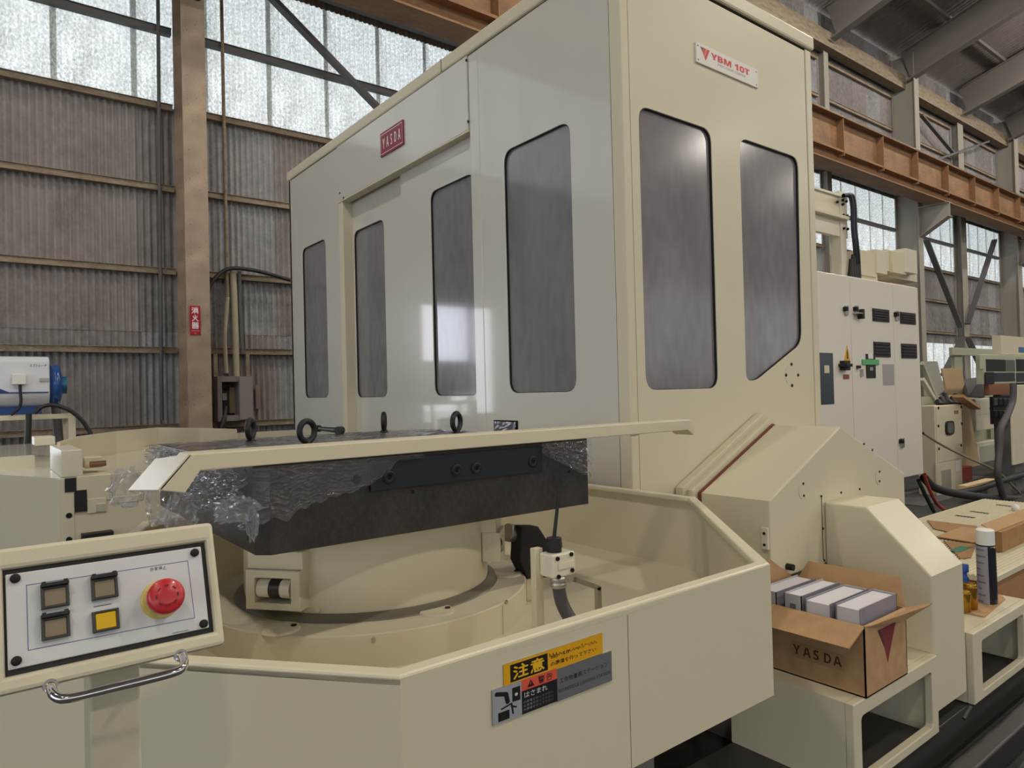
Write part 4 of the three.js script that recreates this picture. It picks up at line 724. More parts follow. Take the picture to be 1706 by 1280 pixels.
// ================================================================ CONSOLE IN THE FOREGROUND
{
  const C = new THREE.Vector3(0.109, -0.2, -0.786), TILT = -19 * Math.PI / 180;
  const m = new THREE.Matrix4().makeRotationX(TILT).setPosition(C), inv = m.clone().invert();
  const N = new THREE.Vector3(0, 0, 1).applyMatrix4(new THREE.Matrix4().makeRotationX(TILT));
  const loc = (px, py) => { const d = ray(px, py); return d.multiplyScalar(C.dot(N) / d.dot(N)).applyMatrix4(inv); };
  const t = thing('control_console', 'cream pedestal control console with red emergency stop button', 'control panel', [C.x, -H, C.z]);
  const put = (g) => g.applyMatrix4(m), a = (n, g, mat, o) => add(t, n, Array.isArray(g) ? g.map(put) : put(g), mat, o);
  const L = loc(6, 1035).x, Rr = loc(349, 985).x, T = (loc(0, 946).y + loc(340, 908).y) / 2, B = (loc(0, 1125).y + loc(358, 1058).y) / 2;
  const HT1 = (loc(347, 880).y + loc(0, 907).y) / 2, HB = loc(370, 1075).y, HR = loc(364, 985).x;
  a('housing', slab('z', -0.055, 0.006, roundPoly(rect(L - 0.012, HR, HB, HT1), 0.006), [rect(L, Rr, B, T).reverse()], 0.004), M.cream);
  a('housing_back', box(L - 0.01, HR - 0.002, HB + 0.002, HT1 - 0.002, -0.06, -0.02, 0.004), M.cream);
  a('bezel', box(L, Rr, B, T, -0.02, -0.001), M.black, { label: 'black bezel' });
  const p0 = loc(13, 1114), p1 = loc(333, 914), px0 = p0.x, px1 = (loc(341, 980)).x, py0 = (p0.y + loc(349, 1049).y) / 2, py1 = (p1.y + loc(11, 955).y) / 2;
  const face = a('face_plate', box(px0, px1, py0, py1, -0.001, 0.002, 0.001), M.white);
  const pg = print([px0 + 0.001, py0 + 0.001, 0.0023], [1, 0, 0], [0, 1, 0], px1 - px0 - 0.002, py1 - py0 - 0.002); put(pg);
  const U = (px, py) => { const q = loc(px, py); return [(q.x - px0) / (px1 - px0) * 1024, (1 - (q.y - py0) / (py1 - py0)) * 480]; };
  printed(face, 'lettering', pg, canvasMat(1024, 480, (c, w, h) => {
    c.fillStyle = '#dad9d8'; c.fillRect(0, 0, w, h); c.strokeStyle = '#55508c'; c.lineWidth = 4;
    const q = [U(42, 975), U(313, 934), U(325, 1031), U(45, 1086)]; c.beginPath(); c.moveTo(...q[0]); for (const k of q.slice(1)) c.lineTo(...k); c.closePath(); c.stroke();
    const e = U(250, 954); glyphs(c, '非常停止', e[0], e[1] - 28, 23, '#4b4a52', 0.1);
    c.fillStyle = '#6a6970'; c.font = '20px sans-serif'; const k = U(155, 1014); c.fillRect(k[0], k[1] - 8, 92, 5); const s = U(288, 1058); c.fillRect(s[0], s[1] - 4, 90, 4);
  }, 0.4));
  for (const [px, py] of [[25, 965], [323, 922], [338, 1040], [27, 1102]]) { const q = loc(px, py); a('bezel_screw', lathe([[0, 0.004], [0.0035, 0.004], [0.0042, 0.0028], [0.0042, 0]], 18).rotateX(Math.PI / 2).translate(q.x, q.y, 0.002), M.screw); }
  const button = (px, py, cap, guard) => {
    const q = loc(px, py), w = 0.0112, h = 0.0098;
    const b = a('push_button', slab('z', 0.002, 0.009, rect(q.x - w, q.x + w, q.y - h, q.y + h), [rect(q.x - w + 0.0025, q.x + w - 0.0025, q.y - h + 0.0022, q.y + h - 0.0022).reverse()], 0.0008), std(0x3c3a36, 0.5));
    add(b, 'button_cap', put(box(q.x - w + 0.0025, q.x + w - 0.0025, q.y - h + 0.0022, q.y + h - 0.0022, 0.002, 0.0078, 0.0008)), cap);
    if (guard) add(b, 'flip_guard', [put(box(q.x - w, q.x + w, q.y + h, q.y + h + 0.0035, 0.002, 0.013, 0.0008)), put(box(q.x - w + 0.001, q.x - w + 0.004, q.y + h, q.y + h + 0.005, 0.004, 0.012)), put(box(q.x + w - 0.004, q.x + w - 0.001, q.y + h, q.y + h + 0.005, 0.004, 0.012))], M.black);
  };
  const amber = phys(0x8d7f66, 0.25, { clearcoat: 0.5 });
  button(91, 996, amber, true); button(173, 982, amber, true); button(92, 1047, amber, true); button(175, 1035, phys(0xe8b90e, 0.3), false);
  const e = loc(268, 999);
  const es = a('emergency_stop', lathe([[0, 0.0035], [0.0165, 0.0035], [0.019, 0.002], [0.0192, 0]], 40).rotateX(Math.PI / 2).translate(e.x, e.y, 0.002), std(0xd9c26a, 0.45), { label: 'yellow ring of the stop button' });
  add(es, 'neck', put(rod([e.x, e.y, 0.004], [e.x, e.y, 0.022], 0.012, 0.012, 28)), M.black);
  const capMat = phys(0xc12a31, 0.3, { clearcoat: 0.4 });
  add(es, 'mushroom_cap', put(lathe([[0, 0.0335], [0.0075, 0.0337], [0.0085, 0.0322], [0.0142, 0.0315], [0.0168, 0.029], [0.0176, 0.025], [0.0165, 0.021], [0.012, 0.02], [0, 0.02]], 48).rotateX(Math.PI / 2).translate(e.x, e.y, 0)), capMat, { label: 'red mushroom cap' });
  for (let i = 0; i < 8; i++) { const an = i / 8 * 6.283; add(es, 'cap_mark', put(box(-0.0018, 0.0018, -0.0004, 0.0004, 0, 0.0006).rotateZ(an + Math.PI / 2).translate(e.x + Math.cos(an) * 0.0098, e.y + Math.sin(an) * 0.0098, 0.0322)), std(0x5c1519, 0.5)); }
  // chrome handle below
  const h0 = loc(83, 1147), h1 = loc(299, 1099);
  const hb = (q, dy, z) => new THREE.Vector3(q.x, q.y + dy, z).applyMatrix4(m);
  const yA = h0.y, yB = h0.y;
  const pts = [[h0.x, yA + 0.002, -0.004], [h0.x, yA + 0.0005, 0.012], [h0.x + 0.001, yA - 0.006, 0.024], [h0.x + 0.006, yA - 0.011, 0.031], [h0.x + 0.02, yA - 0.0125, 0.033], [(h0.x + h1.x) / 2, yA - 0.0125, 0.033], [h1.x - 0.02, yB - 0.0125, 0.033], [h1.x - 0.006, yB - 0.011, 0.031], [h1.x - 0.001, yB - 0.006, 0.024], [h1.x, yB + 0.0005, 0.012], [h1.x, yB + 0.002, -0.004]].map((p) => new THREE.Vector3(...p).applyMatrix4(m));
  add(t, 'handle', tube(pts, 0.0042, 80, 14), M.chrome, { label: 'chrome grab handle' });
  for (const q of [h0, h1]) a('handle_boss', rod([q.x, yA + 0.002, 0.004], [q.x, yA + 0.002, 0.009], 0.006), M.chrome);
  const zz = -0.845, q0 = onZ(150, 1210, zz), q1 = onZ(235, 1210, zz);
  add(t, 'post', box(q0.x, q1.x, -H, -0.235, zz - 0.05, zz, 0.003), M.cream);
  add(t, 'foot_plate', box(q0.x - 0.08, q1.x + 0.08, -H, -H + 0.012, zz - 0.13, zz + 0.08), M.cream);
}

// ================================================================ LEFT BACKGROUND
function zbox(parent, name, px0, py0, px1, py1, z, depth, mat, r = 0.004, o) {
  const mx = (px0 + px1) / 2, my = (py0 + py1) / 2;
  return add(parent, name, box(onZ(px0, my, z).x, onZ(px1, my, z).x, onZ(mx, py1, z).y, onZ(mx, py0, z).y, z - depth, z, r), mat, o);
}
{ // deck and mechanism at the left end of the pallet station
  const h = -0.3, A = onY(97, 797, h);
  const t = thing('changer_deck', 'cream pallet changer housing with glossy deck and slotted mechanism', 'machine housing', [0.3, -1.2, -4.5]);
  const deckPts = [[A.x, A.z], [-0.25, A.z - 1.27], [-0.25, -6.4], [0.5, -6.5], [0.9, -5.2], [0.9, A.z]];
  add(t, 'body', slab('y', -1.2, h - 0.004, deckPts), M.cream);
  add(t, 'deck_plate', slab('y', h - 0.006, h, deckPts, [], 0.002), phys(0xd9d5c4, 0.16, { clearcoat: 0.6, clearcoatRoughness: 0.05 }), { label: 'glossy deck sheet' });
  const z = A.z + 0.004;
  zbox(t, 'end_strip', 97, 797, 125, 915, z, 0.06, M.cream);
  zbox(t, 'front_block', 102, 750, 138, 795, z, 0.5, M.creamPale);
  zbox(t, 'rear_block', 57, 728, 92, 742, z - 1.4, 0.2, M.creamPale);
  zbox(t, 'dark_hole_box', 108, 797, 127, 820, z + 0.004, 0.05, M.rubber, 0);  // protruding near-black boxes; the shade inside two holes put into colour
  zbox(t, 'dark_hole_box', 125, 817, 145, 853, z + 0.006, 0.05, M.rubber, 0);
  zbox(t, 'guide_block', 127, 792, 186, 836, z + 0.002, 0.3, M.cream);
  zbox(t, 'guide_block', 145, 830, 178, 855, z + 0.004, 0.3, M.cream);
  zbox(t, 'guide_slot', 161, 840, 176, 852, z + 0.008, 0.01, M.greenGrey, 0);
  zbox(t, 'guide_arm', 186, 826, 232, 838, z + 0.0, 0.2, M.cream);
  zbox(t, 'lower_panel', 125, 857, 220, 910, z - 0.02, 0.05, M.cream);
  const rq = onY(0, 783, h), rr = onY(56, 780, h);
  add(t, 'deck_rail', bar([rq.x - 0.3, h + 0.03, rq.z + 0.1], [rr.x, h + 0.03, rr.z], 0.05, 0.06), M.creamPale);
  for (const [px, py] of [[115, 859], [115, 899]]) { const q = onZ(px, py, z); piece(t, 'screw', disc([0, 0, 0], [0, 0, 1], 0.011, 0.004, 10), M.screw, [q.x, q.y, z]); }
  const q = onZ(163, 773, z - 0.1); add(t, 'copper_fitting', rod([q.x - 0.03, q.y, z - 0.1], [q.x + 0.03, q.y, z - 0.1], 0.012), std(0x86664f, 0.35, 0.7)); zbox(t, 'fitting_block', 141, 762, 172, 780, z - 0.12, 0.1, M.cream);
  zbox(t, 'lower_slot', 137, 888, 190, 900, z + 0.04, 0.08, M.black, 0.003);
}
{ // taller guard wall behind the pallet
  const pts = [onY(95, 737, -0.17), onY(130, 727, -0.17), onY(190, 719, -0.17), onY(262, 712.5, -0.17), onZ(330, 713, -5.05), onZ(394, 715, -5.05)];
  const t = thing('guard_wall', 'curved cream guard wall behind the wrapped pallet', 'machine guard', [0.8, -0.9, -4.6]);
  for (let i = 0; i < pts.length - 1; i++) { const p = pts[i], q = pts[i + 1], d = q.clone().sub(p), n = new THREE.Vector3(-d.z, 0, d.x).normalize().multiplyScalar(0.012); const g = new THREE.BufferGeometry();
    const top = (v, o) => v.clone().add(o), bot = (v, o) => { const w = v.clone().add(o); w.y = -0.9; return w; }, z0 = new THREE.Vector3();
    const c = [bot(p, z0), bot(q, z0), top(q, z0), top(p, z0), bot(p, n), bot(q, n), top(q, n), top(p, n)]; const F = [[0, 1, 2, 3], [5, 4, 7, 6], [3, 2, 6, 7], [1, 5, 6, 2], [4, 0, 3, 7]]; const arr = [];
    for (const f of F) for (const k of [0, 1, 2, 0, 2, 3]) arr.push(...c[f[k]].toArray());
    g.setAttribute('position', new THREE.Float32BufferAttribute(arr, 3)); g.computeVertexNormals(); add(t, 'guard_panel', g, M.cream); }
  const q = onZ(396, 717, -5.1), r = onZ(486, 722, -5.1); add(t, 'guard_panel', box(q.x, r.x + 0.2, -0.9, q.y - 0.02, -5.12, -5.1), M.cream);
}
{ // mist collector on its stand
  const z = -7.0, R = 0.205, cy = 0.186, zc = z - R, xr = onZ(83, 632, z).x, x0 = -0.35;
  const t = thing('mist_collector', 'white and blue cylindrical oil mist collector on a cream stand', 'mist collector', [0.3, -0.07, zc]);
  const prof = roundPoly([[zc - R, cy - R * 0.75], [zc - R * 0.5, cy - R * 1.05], [zc + R * 0.5, cy - R * 1.05], [zc + R, cy - R * 0.55], [zc + R, cy + R * 0.9], [zc + R * 0.7, cy + R * 1.05], [zc - R * 0.7, cy + R * 1.05], [zc - R, cy + R * 0.9]], 0.05);
  add(t, 'body', slab('x', x0, xr, prof, [], 0.01), phys(0xdcdde3, 0.35, { clearcoat: 0.3 }));
  add(t, 'fan_housing', lathe([[0, 0.1], [0.1, 0.1], [0.165, 0.085], [0.178, 0.06], [0.178, 0], [0.0, 0]], 48).rotateZ(-Math.PI / 2).translate(xr, cy - 0.02, zc), M.blue, { label: 'blue fan housing' });
  add(t, 'outlet', rod([xr + 0.09, cy - 0.025, zc], [xr + 0.135, cy - 0.025, zc], 0.075, 0.075, 32), std(0x2b6f93, 0.4, 0.3));
  zbox(t, 'blue_line', -60, 654, 81, 656, z + 0.003, 0.004, M.blueDark, 0);
  { const a = onZ(-40, 655, z + 0.003), b = onZ(16, 655, z), c = onZ(0, 648, z); add(t, 'blue_badge', slab('z', z, z + 0.004, [[a.x, a.y], [b.x, a.y], [c.x, c.y], [a.x, c.y + 0.005]]), M.blueDark); }
  zbox(t, 'switch_box', 20, 623, 44, 641, z + 0.045, 0.045, M.white, 0.008);
  add(t, 'power_cord', tube([onZ(33, 640, z + 0.03), onZ(34, 655, z + 0.03), onZ(35, 668, z + 0.03), onZ(32, 680, z + 0.02), onZ(18, 692, z + 0.02)], 0.011, 24), M.hose);
  zbox(t, 'latch', 66, 630, 82, 636, z + 0.012, 0.012, M.steel, 0.002);
  zbox(t, 'base_skid', -40, 679, 70, 691, z - 0.05, 0.3, M.blueDark, 0.003);
  const s0 = onZ(48, 612, z), s1 = onZ(80, 606, z); printed(t, 'lettering', print([s0.x, s0.y, z + 0.0015], [1, 0, 0], [0, 1, 0], s1.x - s0.x, 0.03), canvasMat(512, 96, (c, w, h) => { c.fillStyle = '#dcdde3'; c.fillRect(0, 0, w, h); c.save(); c.transform(1, 0, -0.2, 1, 24, 0); glyphs(c, 'ミストレーサ', 10, 14, 72, '#1d2a55', 0.13, 1.06); c.restore(); }, 0.4));
  const st = thing('collector_stand', 'welded cream frame stand below the mist collector', 'stand', [0.2, -H, zc]);
  const yt = onZ(60, 691, z).y, yb = onZ(60, 699, z).y, xl = onZ(126, 700, z).x;
  add(st, 'top_rail', box(x0, xl, yb, yt, z - 0.05, z), M.cream); add(st, 'top_rail', box(x0, xl, yb, yt, z - 0.45, z - 0.4), M.cream);
  add(st, 'leg', box(xl - 0.05, xl, -H, yb, z - 0.05, z), M.cream); add(st, 'leg', box(xl - 0.05, xl, -H, yb, z - 0.45, z - 0.4), M.cream);
  add(st, 'leg', box(x0, x0 + 0.05, -H, yb, z - 0.05, z), M.cream); add(st, 'leg', box(x0, x0 + 0.05, -H, yb, z - 0.45, z - 0.4), M.cream);
  add(st, 'end_rail', box(xl - 0.05, xl, yb, yt, z - 0.4, z - 0.05), M.cream);
  solo('air_hose', tube([onZ(58, 688, z + 0.05), onZ(70, 678, z + 0.05), onZ(90, 675, z + 0.05), onZ(118, 685, z + 0.05), onZ(140, 705, z + 0.05), onZ(154, 730, z + 0.05), onZ(160, 760, z + 0.05)], 0.017, 40), M.hose, 'black hose arching from the mist collector down behind the guard wall', 'hose', [0.7, -0.5, z]);
  solo('air_hose', tube([onZ(48, 690, z + 0.06), onZ(47, 715, z + 0.06), onZ(44, 760, z + 0.06)], 0.022, 20), M.hose, 'black hose hanging straight down from the stand rail', 'hose', [0.35, -0.5, z]);
  solo('drain_pipe', tube([onZ(93, 676, z - 0.2), onZ(95, 705, z - 0.2), onZ(98, 750, z - 0.2)], 0.035, 20), M.darkRail, 'dark grey drain pipe below the blue fan housing', 'pipe', [0.55, -0.5, z]);
}
// ================================================================ RIGHT FOREGROUND: carton, binders, can
{
  const x0 = 2.414, x1 = 2.735, z1 = -1.168, z0 = -1.612, b = -1.082, tp = -0.835, w = 0.005;
  const t = thing('cardboard_carton', 'open brown cardboard carton full of binders on the cream base', 'carton', [(x0 + x1) / 2, b, (z0 + z1) / 2]);
  const left = add(t, 'side_wall', box(x0, x0 + w, b, tp, z0, z1), M.kraft); const front = add(t, 'side_wall', box(x0, x1, b, tp, z1 - w, z1), M.kraft);
  add(t, 'side_wall', box(x1 - w, x1, b, tp, z0, z1), M.kraft); add(t, 'side_wall', box(x0, x1, b, tp, z0, z0 + w), M.kraft); add(t, 'bottom', box(x0, x1, b, b + w, z0, z1), M.kraft);
  printed(left, 'lettering', print([x0 - 0.0006, b + 0.07, z0 + 0.17], [0, 0, 1], [0, 1, 0], 0.2, 0.06), canvasMat(512, 150, (c, W0, H0) => { c.fillStyle = '#a5855c'; c.fillRect(0, 0, W0, H0); c.fillStyle = '#4a2b22'; c.font = 'bold 120px sans-serif'; [...'YASDA'].forEach((ch, i) => c.fillText(ch, 20 + i * 98, 118)); }, 0.85));
  const cx = x0 + 0.165; add(front, 'printed_triangle', slab('z', z1, z1 + 0.0008, [[cx - 0.07, tp - 0.035], [cx - 0.045, tp - 0.035], [cx - 0.02, tp - 0.11]]), std(0x4d3030, 0.8)); add(front, 'printed_triangle', slab('z', z1, z1 + 0.0008, [[cx - 0.042, tp - 0.035], [cx + 0.07, tp - 0.035], [cx, tp - 0.165], [cx - 0.018, tp - 0.115]]), std(0x7d2a33, 0.8), { label: 'dark red printed triangle' });
  const flap = (p, q, r, s) => { const g = new THREE.BufferGeometry(), n = q.clone().sub(p).cross(s.clone().sub(p)).normalize().multiplyScalar(0.005); const c = [p, q, r, s, ...[p, q, r, s].map((v) => v.clone().sub(n))], F = [[0, 1, 2, 3], [7, 6, 5, 4], [0, 4, 5, 1], [1, 5, 6, 2], [2, 6, 7, 3], [3, 7, 4, 0]], arr = []; for (const f of F) for (const k of [0, 1, 2, 0, 2, 3]) arr.push(...c[f[k]].toArray()); g.setAttribute('position', new THREE.Float32BufferAttribute(arr, 3)); g.computeVertexNormals(); return g; };
  const V = (x, y, z) => new THREE.Vector3(x, y, z);
  const fo = onY(1414, 1081, tp - 0.05); add(t, 'flap', flap(V(x0, tp, z1), V(x0, tp, z0), V(fo.x, fo.y, z0 + 0.02), V(fo.x, fo.y, fo.z)), M.kraft);
  const ro = onY(1552, 1005, tp + 0.03), ri = onY(1506, 1032, tp - 0.012); add(t, 'flap', flap(V(x1, tp, z1), V(x0 + 0.01, tp, z1), V(ri.x, ri.y, ri.z), V(ro.x, ro.y, ro.z)), M.kraft);
  const bx1 = x1 + 0.05, k0 = onX(1499, 961, bx1), k1 = onX(1347, 935, bx1); add(t, 'flap', flap(V(x1, tp, z0), V(x1, tp, z1), V(bx1, k0.y, k0.z), V(bx1, k1.y, k1.z)), M.kraft);
  const zl = z0 - 0.0, m0 = onZ(1316, 958, zl), m1 = onZ(1285, 930, zl); add(t, 'flap', flap(V(x0, tp, z0 + 0.006), V(m0.x + 0.03, tp, z0 + 0.006), V(m0.x, m0.y, zl - 0.0 + 0.006), V(m1.x - 0.02, m1.y, zl + 0.006)), M.kraft);
  // binders
  const bind = (za, zb, top, xa, fore, label) => {
    const bt = thing('ring_binder', label, 'binder', [xa + 0.12, b + w, (za + zb) / 2]), xb = 2.715, y0 = b + w + 0.001;
    const inA = fore ? xa + 0.002 : xa + 0.006;
    add(bt, 'pages', box(inA, xb - 0.008, y0 + 0.004, top - 0.006, za + 0.004, zb - 0.004), M.paper);
    add(bt, 'cover', box(xa, xb, y0, top, za, za + 0.003), fore ? M.binder : M.binderWhite); add(bt, 'cover', box(xa, xb, y0, top, zb - 0.003, zb), M.binder);
    add(bt, 'spine', fore ? box(xb - 0.003, xb, y0, top, za, zb) : box(xa, xa + 0.003, y0, top, za, zb), M.binderWhite);
    if (!fore) add(bt, 'spine_label', box(xa - 0.0006, xa, top - 0.075, top - 0.035, (za + zb) / 2 - 0.012, (za + zb) / 2 + 0.012), std(0x6b6972, 0.6));
  };
  bind(-1.585, -1.505, -0.79, 2.425, false, 'white binder with a grey spine label beside the carton end flap');
  bind(-1.475, -1.405, -0.785, 2.43, false, 'slimmer white binder with a grey spine label, second in the carton');
  bind(-1.39, -1.295, -0.79, 2.43, true, 'thick binder with white page edges between the other binders');
  bind(-1.278, -1.19, -0.785, 2.435, true, 'grey covered binder of papers leaning by the open front flap');
}
{ // can, brass tins, cardboard mat on the second base box
  const y = -1.08, mat = thing('cardboard_mat', 'small cardboard mat under the spray can', 'cardboard', [3.75, y, -1.3]);
  const c = [onY(1606, 1022, y), onY(1640, 1030, y), onY(1675, 1000, y), onY(1668, 993, y), onY(1610, 990, y)];
  add(mat, 'sheet', slab('y', y, y + 0.006, c.map((p) => [p.x, p.z])), M.kraft);
  const q = onY(1646, 1004, y + 0.006), top = onZ(1632, 886, q.z), tilt = 0.03, R = 0.041, hh = 0.355;
  const can = thing('spray_can', 'tall black and silver spray can with a white cap', 'spray can', [q.x, y + 0.006, q.z]);
  const place = (g) => g.rotateZ(tilt).translate(q.x, y + 0.006, q.z);
  const tex = canvasMat(512, 512, (k, w, h) => { k.fillStyle = '#1c1b22'; k.fillRect(0, 0, w, h); k.fillStyle = '#9a98a4'; k.fillRect(150, 20, 190, h - 40); k.fillStyle = '#6d6b78'; for (let i = 0; i < 22; i++) k.fillRect(160, 34 + i * 20, 110 + 50 * rnd(), 5); k.fillStyle = '#b04a4a'; k.fillRect(160, 350, 70, 8); k.fillStyle = '#d8c32a'; k.fillRect(400, 90, 40, 60); k.fillStyle = '#c9c7d0'; k.fillRect(370, 40, 60, 26); }, 0.35);
  const body = lathe([[R - 0.003, 0], [R, 0.004], [R, hh * 0.76], [R - 0.004, hh * 0.785]], 40); body.rotateY(1.05);
  const bodyM = add(can, 'can_body', place(body), tex, { keepUV: true });
  add(can, 'shoulder', place(lathe([[R - 0.003, hh * 0.775], [R - 0.004, hh * 0.8]], 40)), M.black);
  add(can, 'cap', place(lathe([[R - 0.002, hh * 0.8], [R - 0.002, hh * 0.985], [R - 0.006, hh], [0, hh]], 40)), M.white, { label: 'white plastic cap' });
  const brass = std(0xa8802e, 0.25, 0.85);
  const tin = (px, py, r, h2, label) => { const s = onY(px, py, y + 0.006), tt = thing('brass_tin', label, 'tin', [s.x, y + 0.006, s.z]); add(tt, 'tin_body', lathe([[0, 0], [r, 0.002], [r, h2 * 0.8], [r * 0.93, h2 * 0.86], [r * 0.93, h2 * 0.95], [r * 0.8, h2], [0, h2]], 28).translate(s.x, y + 0.006, s.z), brass); add(tt, 'rim', new THREE.TorusGeometry(r * 0.94, 0.003, 8, 28).rotateX(Math.PI / 2).translate(s.x, y + 0.006 + h2 * 0.86, s.z), brass); };
  tin(1617, 1014, 0.03, 0.12, 'gold coloured tin standing nearest the spray can'); tin(1608, 1019, 0.024, 0.1, 'smaller gold tin half hidden by the step cover');
  const bq = onY(1607, 1004, y); solo('blue_bottle', lathe([[0, 0], [0.022, 0], [0.022, 0.12], [0.014, 0.13], [0.014, 0.15], [0.022, 0.15], [0.022, 0.185], [0, 0.187]], 24).translate(bq.x, y, bq.z), std(0x2a4fa0, 0.5), 'small blue bottle behind the gold tins', 'bottle', [bq.x, y, bq.z]);
}
{ // grey ribbed platform with cardboard
  const h = -1.02, t = thing('ribbed_platform', 'pale ribbed platform with black slots on a wooden crate', 'platform', [5.4, -1.5, -1.8]);
  const x0 = 4.15, x1 = 6.88, z0 = -2.28, z1 = -1.335;
  add(t, 'top_plate', box(x0, x1, h - 0.03, h, z0, z1, 0.003), M.cream);
  for (let i = 0; i < 40; i++) { const z = z0 + 0.02 + i * (z1 - z0 - 0.03) / 40; add(t, 'rib', box(x0, x1, h, h + 0.004, z, z + 0.012), M.cream); }
  for (const [px, py, qx, qy] of [[1592, 860, 1624, 864], [1616, 853, 1647, 857], [1660, 842, 1686, 845]]) { const a = onY(px, py, h), b = onY(qx, qy, h); add(t, 'slot', bar([a.x, h + 0.005, a.z], [b.x, h + 0.005, b.z], 0.02, 0.003), M.gap); }
  add(t, 'crate', box(x0 + 0.02, x1 - 0.05, -1.5, h - 0.03, z0 + 0.03, z1 - 0.02), M.kraftDark, { label: 'brown crate side' });
  add(t, 'knob', new THREE.SphereGeometry(0.03, 16, 10).translate(onY(1692, 852, h).x, h + 0.025, onY(1692, 852, h).z), M.white);
  const card = (label, pp, hh, m, th = 0.006) => { const q = pp.map((p) => onY(...p, hh)); solo('cardboard_sheet', slab('y', hh, hh + th, q.map((p) => [p.x, p.z])), m, label, 'cardboard', [q[0].x, hh, q[0].z]); };
  card('grey-brown cardboard sheet lying at the platform edge by the step cover', [[1556, 882], [1545, 868], [1628, 878], [1620, 884], [1590, 890]], h + 0.005, M.kraftDark);
  card('brown cardboard flap lying across the ribbed platform', [[1560, 895], [1602, 879], [1676, 888], [1668, 905], [1620, 905]], h + 0.012, M.kraft);
  card('flattened cardboard with green print below the brown flap', [[1572, 902], [1625, 908], [1618, 930], [1600, 932]], h + 0.005, M.kraftDark);
  const gq = onY(1600, 915, h + 0.012); solo('green_print', box(gq.x - 0.09, gq.x + 0.09, h + 0.0112, h + 0.0125, gq.z - 0.03, gq.z + 0.03), std(0x3d7a62, 0.8), 'green printed patch on the flattened cardboard', 'label', [gq.x, h, gq.z]);
  const zz = onY(1680, 918, h).z, c = thing('cardboard_carton', 'shallow cardboard carton with raised flap on the ribbed platform', 'carton', [onZ(1690, 900, zz).x, h + 0.006, zz]);
  const a = onZ(1670, 910, zz), b = onZ(1760, 900, zz), tp = onZ(1675, 885, zz).y;
  add(c, 'body', box(a.x, b.x, h + 0.006, tp, zz - 0.05, zz), M.kraftDark); add(c, 'flap', bar([(a.x + b.x) / 2, tp, zz - 0.03], [(a.x + b.x) / 2, tp + 0.035, zz - 0.1], b.x - a.x + 0.04, 0.006), M.kraft);
}

